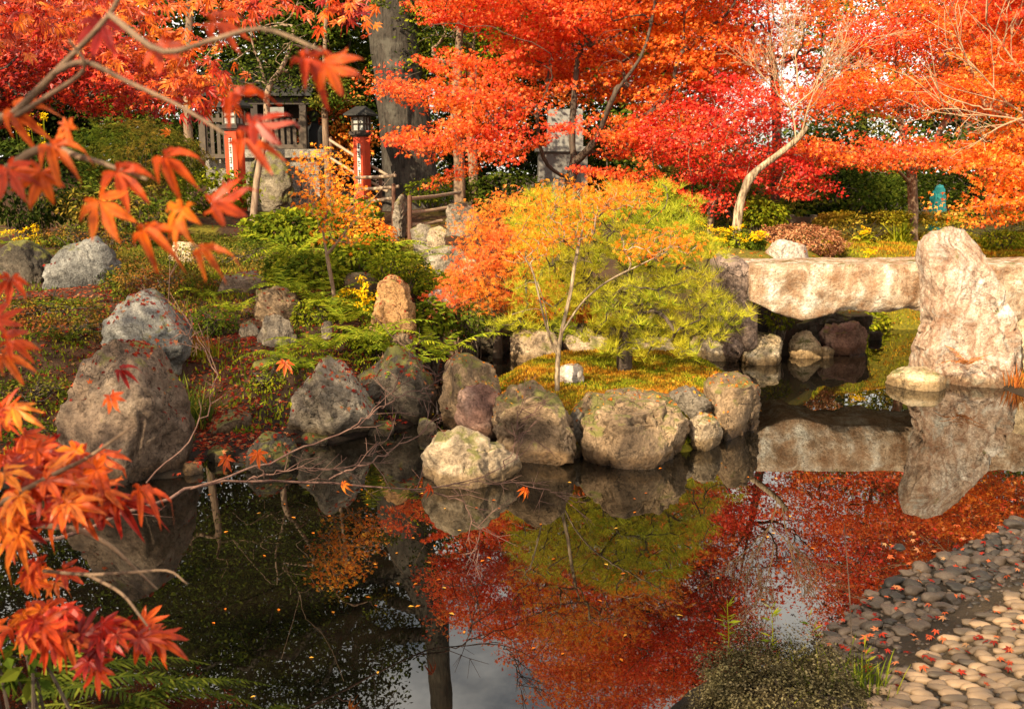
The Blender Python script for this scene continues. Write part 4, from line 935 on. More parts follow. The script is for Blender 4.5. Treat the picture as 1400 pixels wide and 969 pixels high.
for lb, u, d, r_, vt, bm_ in (("straight brown trunk with cord standing behind the grey round boulder", 629, 17.0, .105, 150, 'bark_brown'), ("thinner grey trunk just right of the straight brown one", 648, 18.2, .09, 165, 'bark_brown'),
                         ("brown trunk standing left of the shrine fence", 262, 17.5, .085, 150, 'bark_brown'), ("thin bent stem right of the person in black", 449, 17.6, .06, 100, 'bark_brown')):
    b = zl(u, d, 280, -.08); top = P(u - 6, vt, d)
    t = empty("tree", b); tag(t, lb, "tree")
    sk = Skel(); sk.path(smooth_path([b, P(u - 1, 230, d), P(u - 4, 190, d), top, top + np.array([.1, .1, 1.6])], 14)); pads = [top + np.array([rng.uniform(-1, 1), rng.uniform(-.6, .6), rng.uniform(.8, 2.4)]) for _ in range(14)]
    if u == 449: pads = pads[:6] + [P(rng.uniform(425, 515), rng.uniform(112, 150), 17.5) for _ in range(12)]
    sk.grow(pads, start=8); mb = MB(); sk.mesh(mb, r_, .006, sides=9); mb.build("trunk", M[bm_], t, smooth=True, origin=b)
    mb = MB()
    for p in pads: n = 90; leaf_field(mb, gauss_ball(n, p, (.5, .5, .2) if u != 449 else (.3, .3, .10)), up_normals(n, .8), rng.uniform(.05, .09, n), T_OVAL)
    mb.build("crown", M['lf_dgreen'] if u != 449 else M['lf_olive'], t, origin=b)

# ------------------------------------------------------------------ shrubs, ferns, flowers
def shrub(name, label, cat, u, v, d, ru, rv, n, leaf, lmat, T=T_OVAL, dd=None, shell=.7, flat_top=0, spread=.8, group=None, stems=26, bm_='bark_dark', lumpy=.22):
    c = P(u, v, d); r = np.array([ru * S(d), dd or ru * S(d) * .75, rv * S(d)])
    base = np.array([c[0], c[1], H(c[0], c[1])]); t = empty(name, base); tag(t, label, cat, group)
    q = unit(rng.normal(size=(n, 3))); rad = shell + (1 - shell) * rng.random((n, 1)) ** .6
    lump = 1 + lumpy * fbm(q * 2.6 + u, 4)[:, None]
    if flat_top: q = np.sign(q) * np.abs(q) ** (1 - flat_top); q = q / np.maximum(np.abs(q).max(1, keepdims=True), np.linalg.norm(q, axis=1, keepdims=True) ** .5)
    c = np.array([c[0], c[1], max(c[2], base[2])]); p = c + q * r * rad * lump
    if base[2] > c[2] - r[2]: p[:, 2] = np.maximum(p[:, 2], height(p[:, 0], p[:, 1]) - .01)
    mb = MB(); leaf_field(mb, p, q * .8 + up_normals(n, spread) * .7, leaf * rng.uniform(.7, 1.3, n), T, q + rng.normal(0, .4, q.shape)); mb.build("foliage", M[lmat], t, origin=base)
    mb = MB()
    for i in range(stems):
        e = c + unit(rng.normal(size=3)) * r * rng.uniform(.5, .9); e[2] = max(e[2], base[2] + .05); s0 = base + np.array([rng.uniform(-.3, .3) * r[0], rng.uniform(-.3, .3) * r[1], -.03])
        tube(mb, smooth_path([s0, (s0 + e) / 2 + rng.normal(0, .05, 3), e], 5), np.linspace(.009, .003, 5), 4)
    mb.build("stems", M[bm_], t, origin=base)
    return t
shrub("broadleaf_shrub", "bright green leafy shrub below the shrine base", "shrub", 405, 318, 13.2, 68, 30, 2600, .10, 'lf_ygreen')
shrub("broadleaf_shrub", "yellow tipped green shrub between the shrine base and young maple", "shrub", 470, 315, 13.0, 48, 28, 1500, .09, 'lf_ygreen')
shrub("broadleaf_shrub", "dark leafy shrub behind the young maple stem", "shrub", 500, 355, 11.4, 50, 34, 1700, .075, 'lf_green')
shrub("broadleaf_shrub", "green shrub under the dark shrub at mid bank", "shrub", 420, 378, 10.6, 50, 32, 1500, .07, 'lf_green')
shrub("azalea_shrub", "rusty azalea mound above the blue grey boulder", "shrub", 215, 385, 10.2, 75, 30, 3800, .035, 'lf_azalea')
shrub("azalea_shrub", "low green azalea carpet below the broad shrub", "shrub", 320, 350, 12.0, 90, 24, 4600, .035, 'lf_olive')
shrub("azalea_shrub", "dark olive azalea at the left edge behind the leaf litter", "shrub", 60, 440, 9.0, 90, 24, 3200, .035, 'lf_azalea')
shrub("conifer_shrub", "feathery olive shrub left of the shrine below the red maple", "shrub", 190, 215, 15, 85, 48, 4200, .07, 'lf_olive', T=T_LACE)
shrub("broadleaf_shrub", "dark green shrub behind the yellow flowers at upper left", "shrub", 40, 250, 14, 90, 60, 3000, .08, 'lf_dgreen')
shrub("broadleaf_shrub", "round leaved shrub right of the tan hollowed rock", "shrub", 590, 435, 9.5, 26, 24, 420, .075, 'lf_green')
shrub("clipped_shrub", "clipped reddish brown bush behind the bridge", "shrub", 1095, 332, 13.0, 56, 25, 7000, .035, 'lf_rust', shell=.9)
shrub("hedge", "clipped yellow green hedge left of the layered maple trunk", "hedge", 1175, 314, 15.3, 70, 25, 9000, .045, 'lf_hedge', flat_top=.55, shell=.9, dd=.5)
shrub("hedge", "clipped yellow green hedge right of the layered maple trunk", "hedge", 1345, 312, 15.6, 95, 23, 10000, .045, 'lf_hedge', flat_top=.55, shell=.9, dd=.5)
shrub("broadleaf_shrub", "dark low shrub at the end of the right hedge", "shrub", 1370, 330, 14.2, 30, 14, 900, .05, 'lf_green')
shrub("broadleaf_shrub", "yellow green shrub at the foot of the pale leaning trunk", "shrub", 1042, 292, 14.2, 34, 18, 1200, .07, 'lf_ygreen')
shrub("broadleaf_shrub", "low green plant left of the white stone block", "shrub", 1005, 348, 12.2, 36, 15, 800, .06, 'lf_green')
shrub("broadleaf_shrub", "green and gold shrub behind the pine at its left", "shrub", 730, 405, 10.7, 45, 30, 1300, .06, 'lf_goldlace')
shrub("broadleaf_shrub", "green plants growing in the shadow under the bridge end", "shrub", 1065, 436, 10.8, 20, 14, 260, .05, 'lf_ygreen')
shrub("broadleaf_shrub", "leafy green plant on the far bank under the bridge", "shrub", 1185, 440, 12.6, 30, 16, 500, .06, 'lf_ygreen')
shrub("broadleaf_shrub", "green spread of leaves above the railing stones", "shrub", 690, 262, 17.5, 60, 26, 1500, .08, 'lf_dgreen')
shrub("broadleaf_shrub", "small green shrub at the foot of the massive trunk", "shrub", 590, 262, 18, 34, 18, 700, .07, 'lf_green')

shrub("ground_cover_plant", "small leaved green plant left of the brown pitted boulder", "plant", 40, 545, 7.6, 60, 26, 1400, .03, 'lf_olive')
shrub("ground_cover_plant", "leafy olive plant at the water left of the pitted boulder", "plant", 50, 620, 6.9, 50, 24, 1000, .03, 'lf_olive')
shrub("ground_cover_plant", "green trailing plant between gully and blue grey boulder", "plant", 290, 440, 9.2, 34, 22, 900, .035, 'lf_green')
shrub("ground_cover_plant", "leafy plant at the base of the mossy gully block", "plant", 370, 575, 7.9, 30, 14, 420, .03, 'lf_green')
shrub("ground_cover_plant", "yellow green plant at the top of the gully beside the ferns", "plant", 405, 365, 11.0, 44, 22, 1500, .05, 'lf_ygreen')
shrub("ground_cover_plant", "golden low plant left of the small round grey stone", "plant", 505, 320, 12.8, 34, 18, 1100, .05, 'lf_goldlace')
shrub("ground_cover_plant", "dark green leafy plant hiding the foot of the tan hollowed rock", "plant", 505, 462, 8.6, 34, 18, 600, .045, 'lf_green')
shrub("ground_cover_plant", "yellow green plant below the grey slab by the railing stones", "plant", 600, 390, 11.2, 40, 20, 1200, .05, 'lf_ygreen')
shrub("ground_cover_plant", "low green plants above the tan hollowed rock", "plant", 545, 365, 10.6, 44, 20, 1300, .04, 'lf_ygreen')
shrub("ground_cover_plant", "green plants between the young maple and the gully rocks", "plant", 435, 430, 9.4, 36, 24, 1100, .04, 'lf_ygreen')
shrub("ground_cover_plant", "rusty low plant above the craggy grey rock", "plant", 120, 325, 11.6, 70, 18, 1700, .035, 'lf_azalea')
shrub("ground_cover_plant", "dry reddish plant behind the blue grey boulder at left", "plant", 110, 475, 8.6, 60, 22, 1500, .03, 'lf_azalea')
shrub("ground_cover_plant", "green tangle right of the tan hollowed rock at the shore", "plant", 640, 440, 9.9, 30, 24, 700, .045, 'lf_green')

shrub("broadleaf_shrub", "orange and olive bush behind the person in black", "shrub", 458, 178, 22.1, 52, 40, 2600, .09, 'lf_lace', dd=.3)
shrub("broadleaf_shrub", "dark green bush at the foot of the slatted fence", "shrub", 290, 262, 16.6, 60, 28, 1500, .09, 'lf_green')
shrub("broadleaf_shrub", "low green bush between the young maple and second red lantern", "shrub", 470, 292, 15.2, 50, 22, 1500, .08, 'lf_green')
shrub("broadleaf_shrub", "olive bush on the slope left of the brown trunk", "shrub", 170, 285, 13.8, 90, 30, 2600, .07, 'lf_olive')

def frond(mb, p0, dirh, L, lift, droop, width, npin=16, m=0):
    dirh = unit(np.array([dirh[0], dirh[1], 0.0])); side = np.array([-dirh[1], dirh[0], 0])
    t = np.linspace(0, 1, npin + 2); path = p0 + dirh * (L * t)[:, None] + np.array([0, 0, 1]) * (lift * t - droop * t ** 2.2)[:, None]
    tube(mb, path, np.linspace(.004, .001, len(t)) * (L / .5), 4, m=m)
    for i in range(1, npin + 1):
        f = t[i]; wl = width * (math.sin(math.pi * min(1, f * .75 + .25)) ** .8) * (1 - f * .35) + .004
        tan = unit(path[i + 1] - path[i - 1]); nrm = unit(np.cross(tan, side))
        for s_ in (-1, 1):
            a = unit(side * s_ + tan * rng.uniform(.35, .75) - np.array([0, 0, rng.uniform(.02, .4)]))
            wd = L / npin * .46 * rng.uniform(.75, 1.2)
            if rng.random() < .05: continue
            b0 = path[i]; k = tan * wd
            mb.add([b0 - k * .5, b0 + a * wl * .5 - k * .75, b0 + a * wl, b0 + a * wl * .5 + k * .55, b0 + k * .6], f3=[(0, 1, 4), (1, 3, 4), (1, 2, 3)])
def fern(label, u, v, d, n, L, width=.09, facing=None, group=None, lift=.75, mat='lf_fern', z=None):
    npn = 34 if facing is not None else 20
    p = P(u, v, d); zz = H(p[0], p[1]) if z is None else z
    mb = MB(); b = np.array([p[0], p[1], max(zz, p[2]) if z is None else p[2]])
    for i in range(n):
        a = (2 * np.pi * i / n + rng.uniform(-.3, .3)) if facing is None else facing + rng.uniform(-1.0, 1.0)
        l_ = L * rng.uniform(.8, 1.35) * 1.0; frond(mb, b + rng.normal(0, .015, 3) * np.array([1, 1, 0]), (math.cos(a), math.sin(a)), l_, l_ * lift * rng.uniform(.6, 1.2), l_ * rng.uniform(.35, .75), width * l_ / .45 * rng.uniform(.85, 1.1), npn)
    return tag(mb.build("fern", M[mat], origin=b), label, "fern")
fern("fern spreading above the pointed grey rock", 440, 478, 8.3, 10, .48)
fern("fern hanging over the dark mossy boulder", 505, 470, 8.3, 11, .50)
fern("yellowing fern at the right of the dark mossy boulder", 560, 500, 8.1, 7, .40)
fern("upright fern right of the tan hollowed rock", 600, 490, 8.8, 7, .52, lift=1.1)
fern("pale fern above the stacked gully rocks", 400, 400, 9.9, 9, .55)
fern("dark fern behind the brown round gully rock", 320, 425, 9.4, 7, .34)
fern("fern just left of the pale rounded gully rock", 385, 490, 8.3, 7, .36)
fern("fern with yellow fronds below the railing stones", 520, 345, 12.6, 11, .62)
fern("fern between the young maple and tan rock", 475, 440, 9.0, 9, .42)
fern("green fern left of the upper gully rock", 285, 405, 10.0, 6, .34)
fern("yellow green fern beside the small round grey stone", 560, 360, 12.0, 9, .55)
fern("broad bright fern at the middle of the left bank", 440, 415, 9.7, 12, .50)
fern("light green fern in front of the broad leafy shrub", 400, 350, 11.6, 12, .62)
fern("dense fern right of the young maple stem", 500, 430, 9.3, 11, .44)
fern("fern hanging at the right side of the dark mossy boulder", 545, 480, 8.4, 9, .40)
fern("fern between the mossy gully block and the pointed rock", 415, 505, 8.0, 8, .34)
fern("fern above the mossy overhanging shore rock", 640, 415, 10.4, 8, .40)
fern("dull fern at the left edge behind the brown pitted boulder", 90, 470, 8.4, 8, .36, mat='lf_fern_dark')
fern("small fern growing on the lumpy foot stone of the standing stone", 1320, 498, 9.0, 9, .20, mat='lf_dead', z=0)
fern("nearest fern at the bottom left corner", 40, 960, 2.15, 9, .36, width=.055, facing=.5, z=0, lift=.5, mat='lf_fern_dark')
fern("long arching fern reaching right at the bottom edge", 150, 985, 2.3, 6, .44, width=.048, facing=.15, z=0, lift=.55, mat='lf_fern_dark')
fern("low fern at the bottom edge right of the arching one", 330, 1000, 2.6, 6, .26, width=.06, facing=.6, z=0, lift=.5, mat='lf_fern_dark')

def flowers(label, u, v, d, hgt, spread_px, nst, group=None, z=None, leaves=26, lm='lf_green'):
    p = P(u, v, d); b = np.array([p[0], p[1], H(p[0], p[1]) if z is None else z]); t = empty("flowering_plant", b); tag(t, label, "plant", group)
    w_ = spread_px * S(d); ms, mf, ml = MB(), MB(), MB(); topz = p[2]
    for i in range(nst):
        e = np.array([p[0] + rng.uniform(-w_, w_), p[1] + rng.uniform(-w_, w_) * .7, topz + rng.normal(0, .5) * w_ * .7])
        e[2] = max(e[2], b[2] + .08)
        s0 = b + np.array([(e[0] - b[0]) * .5, (e[1] - b[1]) * .5, 0]); tube(ms, smooth_path([s0, (s0 + e) / 2 + rng.normal(0, .015, 3), e], 5), .0035, 4)
        n = 26; q = gauss_ball(n, e, (.055, .055, .03)); mf = MB(); leaf_field(mf, q, up_normals(n, .5, SUNWARD), rng.uniform(.022, .036, n), T_OVAL); mf.build("flower_head", M['lf_yellow'], t, origin=e)
    for i in range(leaves):
        q = b + np.array([rng.uniform(-w_, w_) * 1.2, rng.uniform(-w_, w_), rng.uniform(.05, .16)]); leaf_field(ml, q[None], up_normals(1, .3), .09, T_MAPLE3)
    ms.build("stems", M['lf_green'], t, origin=b)
    if leaves: ml.build("leaves", M[lm], t, origin=b)
flowers("clump of yellow flowers in front of the tan hollowed rock", 515, 405, 9.0, .3, 30, 22)
flowers("yellow flowers near the young maple stem", 480, 400, 9.6, .3, 22, 9)
flowers("golden flowering plant below the railing stones", 590, 375, 11.6, .3, 34, 20)
flowers("yellow flowers at the left edge above the craggy rock", 40, 318, 12.4, .3, 28, 12)
flowers("yellow blossoms hanging in the shade at upper left", 45, 170, 14.0, .3, 26, 14)
flowers("yellow flowers right of the pine near the smooth dark boulder", 965, 330, 12.0, .3, 34, 22)
flowers("tall yellow flowers left of the white stone block", 1030, 325, 12.0, .3, 16, 14)
flowers("yellow flowers at the foot of the pale leaning trunk", 1000, 322, 12.3, .3, 18, 12)
flowers("yellow flower pair on the moss behind the bridge", 1184, 318, 13.8, .2, 10, 7)
flowers("yellow blooms lower on the moss right of the flower pair", 1196, 344, 12.8, .2, 14, 5)

def grass(label, u, v, d, n, L, lean=(0, 0, 0), w_=.006, rad=.1, mat='lf_grass', z=None, name="grass_clump", cat="grass"):
    p = P(u, v, d); b = np.array([p[0], p[1], H(p[0], p[1]) if z is None else p[2]]); mb = MB()
    for i in range(n):
        a = rng.uniform(0, 2 * np.pi); s0 = b + np.array([rng.normal(0, rad * .5), rng.normal(0, rad * .5), 0]); l_ = L * rng.uniform(.5, 1.15); out = np.array([math.cos(a), math.sin(a), 0]) * rng.uniform(.15, .75) + np.asarray(lean)
        side = unit(np.array([-out[1], out[0], 0.001])) * w_; pts = []
        for f in (0, .35, .7, 1.0): pts.append(s0 + out * l_ * f ** 1.3 + np.array([0, 0, l_ * (f - .55 * f * f * np.linalg.norm(out))]))
        V = []
        for f, q in zip((1, .9, .6, .02), pts): V += [q - side * f, q + side * f]
        mb.add(V, f4=[(0, 1, 3, 2), (2, 3, 5, 4), (4, 5, 7, 6)])
    return tag(mb.build(name, M[mat], origin=b), label, cat)
grass("tuft of dark green grass right of the brown pitted boulder", 250, 560, 7.5, 260, .42, (.15, -.25, 0), rad=.22)
grass("thin yellow green grass on the near mound", 1120, 905, 3.3, 60, .16, w_=.003, rad=.2, mat='lf_ygreen')
grass("taller grass at the right of the near mound", 1185, 930, 3.3, 40, .16, w_=.003, rad=.1, mat='lf_ygreen')
grass("spiky strap leaved plant at the foot of the layered maple", 1232, 328, 14.6, 70, .42, w_=.016, rad=.12, mat='lf_green', name="strap_leaf_plant", cat="plant")
grass("brown hanging dead leaves by the small maple stems", 800, 440, 8.6, 40, .22, w_=.018, rad=.18, mat='lf_dead', z=0, name="dead_leaf_cluster", cat="plant")
grass("orange grass at the right frame edge by the standing stone", 1392, 545, 9.0, 60, .22, rad=.12, mat='lf_dead')
grass("tuft of green moss grass between gully and mossy block", 270, 500, 8.4, 120, .22, rad=.2, mat='lf_moss')

# ------------------------------------------------------------------ near mound with dwarf shrub, weeds
mc = P(1055, 985, 3.45)
shrub("dwarf_shrub", "low brownish dwarf shrub at the bottom edge beside the cobbles", "shrub", 1062, 1000, 3.22, 128, 58, 38000, .0115, 'lf_heath', dd=.40, shell=.5, stems=4, lumpy=.5)
def weed(label, u0, v0, u1, v1, d, r_, mat, leaves=0, lm='lf_ygreen'):
    b = P(u0, v0, d); e = P(u1, v1, d); mb = MB(); t = empty("weed_stalk", b); tag(t, label, "weed")
    path = smooth_path([b, (b + e) / 2 + np.array([.008, 0, 0]), e], 8); tube(mb, path, np.linspace(r_, r_ * .4, 8), 5); mb.build("stem", M[mat], t, origin=b)
    if leaves:
        mb = MB(); n = leaves; f = rng.uniform(.25, 1, n); q = b + (e - b) * f[:, None]; ax = np.stack([rng.choice([-1, 1], n) * rng.uniform(.5, 1, n), rng.normal(0, .4, n), rng.uniform(.4, 1, n)], 1)
        leaf_field(mb, q, np.cross(ax, np.array([0, 1, 0])) + rng.normal(0, .2, (n, 3)), rng.uniform(.03, .055, n), (np.array([(0, 0, 0), (.5, -.13, 0), (1, 0, 0), (.5, .13, 0)]), np.array([(0, 1, 2), (0, 2, 3)])), ax)
        mb.build("leaves", M[lm], t, origin=b)
weed("tall thin dark red stalk rising from the near mound", 1166, 960, 1154, 715, 3.4, .0035, 'bark_dark')
weed("pale green weed spike at the left of the near mound", 993, 935, 994, 820, 3.45, .003, 'lf_ygreen', 34)
weed("green weed spike in the middle of the near mound", 1052, 925, 1055, 830, 3.45, .003, 'lf_ygreen', 24)
weed("thin weed leaning on the right of the near mound", 1130, 940, 1104, 836, 3.45, .003, 'bark_twig', 18)
weed("green weed right of the dark red stalk", 1185, 960, 1182, 885, 3.35, .003, 'lf_ygreen', 26)

# ------------------------------------------------------------------ cobbled shore and pebbles
def cobbles():
    mb = MB(); v, f = ico(2); n = 0
    edge = np.array([G(*q, .2)[:2] for q in [(1172, 1010), (1188, 962), (1218, 902), (1254, 872), (1296, 842), (1338, 814), (1390, 786), (1490, 740), (1650, 690), (1800, 680), (1800, 1010)]])
    y = 2.9; row = 0
    while y < 6.6:
        x = .9 + (row % 2) * .05 + rng.uniform(0, .04)
        while x < 5.2:
            L = rng.uniform(.032, .052); yy = y + rng.normal(0, .006) + .10 * (x - 2)*.2
            if sdist(np.array([x]), np.array([yy]), edge)[0] < 0:
                z = H(x, yy); r = np.array([L, rng.uniform(.0175, .0255), rng.uniform(.010, .019)])
                q = v * (1 + .34 * vnoise(v * 1.2 + n * 7.1)[:, None]); q = np.sign(q) * np.abs(q) ** .82 * r
                a = rng.normal(-.06, .22); q = np.stack([q[:, 0] * math.cos(a) - q[:, 1] * math.sin(a), q[:, 0] * math.sin(a) + q[:, 1] * math.cos(a), q[:, 2]], 1)
                mb.add(q + np.array([x, yy, z + .008]), f3=f); n += 1
            x += L * 2 + rng.uniform(.002, .014)
        y += rng.uniform(.045, .054); row += 1
    o = mb.build("cobbled_path", M['cobble'], smooth=True); tag(o, kind="structure")
    return n
NC = cobbles()
def gravel():
    v, f = ico(1); mb = MB(); n = 9000; x = rng.uniform(.9, 5.2, n); y = rng.uniform(2.9, 6.8, n); h, sd, _ = height(x, y, True); k = (sd > -.12) & (sd < 1.3); 
    for a, b, z in zip(x[k], y[k], h[k]):
        r = rng.choice([.006, .009, .013, .018], p=[.4, .3, .2, .1]); q = v * r * np.array([rng.uniform(.8, 1.5), rng.uniform(.7, 1.2), rng.uniform(.4, .7)]) * (1 + .25 * rng.normal(size=(len(v), 1))); mb.add(q + np.array([a, b, z + .001]), f3=f)
    tag(mb.build("gravel", M['pebble'], smooth=True), "fine dark grit and gravel on the muddy strip by the water", "gravel", kind="stuff")
gravel()
pv = []
for k in range(12):
    v, f = ico(3); r = np.array([1, rng.uniform(.5, .9), rng.uniform(.34, .66)]); q = v * (1 + .40 * vnoise(v * 1.15 + k * 11.3)[:, None] + .06 * vnoise(v * 4 + k)[:, None]) * r
    mb = MB(); mb.add(q, f3=f); o = mb.build("pebble", M['pebble'], smooth=True); pv.append(o.data); bpy.data.objects.remove(o)
def pebble(x, y, r, label, rz=None, lift=.25, tilt=.15):
    o = bpy.data.objects.new("pebble", random.choice(pv)); COL.objects.link(o)
    o.location = (x, y, max(H(x, y), -.03) + r * lift); o.scale = (r, r, r); o.rotation_euler = (rng.normal(0, tilt), rng.normal(0, tilt), rng.uniform(-.7, .7) if rz is None else rz)
    return tag(o, label, "pebble", "loose river pebbles between water and cobbles")
placed = []
def try_pebble(u, v, r, label, force=False):
    p = onland(u, v, 2.5, 12); 
    if p[2] < -.05: p = G(u, v)
    if not force and any((p[0] - a) ** 2 + (p[1] - b_) ** 2 < (.78 * (r + c_)) ** 2 for a, b_, c_ in placed): return False
    placed.append((p[0], p[1], r)); pebble(p[0], p[1], r, label); return True
for u, v, rp, lb in [(1219, 838, 17, "upright dark pebble, the largest of the loose stones"), (1193, 861, 15, "smooth brown pebble in front of the upright dark one"), (1138, 872, 17, "round olive brown pebble at the water near the mound"), (1235, 866, 17, "long flat pebble below the upright dark one"), (1250, 812, 15, "broad grey pebble behind the upright dark one"), (1305, 786, 16, "tall pale pebble near the middle of the pebble bank"), (1150, 893, 16, "dark pebble nearest the dwarf shrub"), (1338, 768, 14, "pebble standing at the top of the pebble bank"), (1274, 822, 15, "oval pebble in the middle row of the pebble bank"), (1240, 838, 14, "dark grey pebble leaning right of the upright one"), (1230, 748, 14, "flat dark stone lying alone in the shallow water")]:
    dd_ = G(u, v, .06)[1]; try_pebble(u, v, rp * S(dd_) , lb, True)
cnt = 0
for _ in range(2600):
    t_ = rng.random(); u = 1120 + 320 * t_; vc = np.interp(u, [1110, 1150, 1215, 1300, 1400, 1450], [896, 868, 822, 782, 726, 700]); v = vc + rng.uniform(-24, 62) * (1 - .2 * t_)
    if u < 1190 and v > 905: continue
    if try_pebble(u, v, rng.choice([.022, .030, .038, .047, .058], p=[.22, .28, .25, .16, .09]), "small dark rounded pebble in the bank between pond and cobbles"): cnt += 1
    if cnt > 275: break

# ------------------------------------------------------------------ lanterns, shrine, railing, monument, person
def lantern(label, u, vt, vb, d, seed):
    rg = np.random.default_rng(seed); top = P(u, vt, d); b = zl(u, d, vb, -.03); t = empty("red_lantern", b); tag(t, label, "lantern", "vermilion lantern posts")
    h = top[2] - b[2]; rz = R(-18); w_ = .115
    def lo(x, y, z): return np.array([b[0] + x * math.cos(rz) - y * math.sin(rz), b[1] + x * math.sin(rz) + y * math.cos(rz), b[2] + z])
    mb = MB(); box(mb, lo(0, 0, (h - .46) / 2), (w_, w_, (h - .46) / 2), rz); mb.build("post", M['redpaint'], t, origin=b)
    mb = MB(); box(mb, lo(0, 0, h - .43), (.17, .17, .03), rz); box(mb, lo(0, 0, h - .475), (.14, .14, .015), rz); mb.build("collar", M['darkwood'], t, origin=b)
    mb = MB()
    for sx in (-1, 1):
        for sy in (-1, 1): box(mb, lo(sx * .12, sy * .12, h - .26), (.014, .014, .14), rz)
    for sx, sy in ((0, -1), (0, 1), (1, 0), (-1, 0)):
        for zz in (-.385, -.26, -.13): box(mb, lo(sx * .12, sy * .12, h + zz), (.106 if sy else .010, .010 if sy else .106, .010), rz)
        box(mb, lo(sx * .12, sy * .12, h - .26), (.010, .008, .13) if sy else (.008, .010, .13), rz)
    lb_ = mb.build("lantern_box", M['cedar'], t, origin=b)
    mb = MB(); box(mb, lo(0, 0, h - .26), (.108, .108, .125), rz); pn = mb.build("pane", M['paper'], t, origin=b); pn.parent = lb_; pn.location = (0, 0, 0)
    mb = MB(); v = [lo(sx * .24, sy * .24, h - .115) for sx, sy in ((-1,-1),(1,-1),(1,1),(-1,1))] + [lo(sx * .24, sy * .24, h - .085) for sx, sy in ((-1,-1),(1,-1),(1,1),(-1,1))] + [lo(-.10, 0, h + .06), lo(.10, 0, h + .06)]
    mb.add(v, f3=[(4, 8, 7), (5, 6, 9)], f4=[(0, 3, 2, 1), (0, 1, 5, 4), (1, 2, 6, 5), (2, 3, 7, 6), (3, 0, 4, 7), (4, 5, 9, 8), (6, 7, 8, 9)]); mb.build("roof", M['tile'], t, origin=b)
    mb = MB(); zc = h - .98; box(mb, lo(0, -w_ - .006, zc), (.032, .005, .36), rz); pl = mb.build("sign_plate", M['white'], t, origin=b)
    mb = MB()                                                  # five ink characters, too small to read in the photo: brush strokes only
    for k in range(5):
        z = zc + .33 - k * .165
        for s_ in range(3): box(mb, lo(rg.uniform(-.01, .01), -w_ - .013, z + (.04 - s_ * .038)), (rg.uniform(.014, .026), .003, .006), rz)
        box(mb, lo(rg.uniform(-.012, .012), -w_ - .0135, z), (.006, .0035, .058), rz)
    lt = mb.build("lettering", M['ink'], t, origin=b); lt.parent = pl; lt.location = (0, 0, 0)
lantern("red lantern post in front of the shrine fence at left", 324, 138, 262, 17.0, 1)
lantern("red lantern post standing beside the massive old trunk", 497, 150, 292, 18.6, 2)

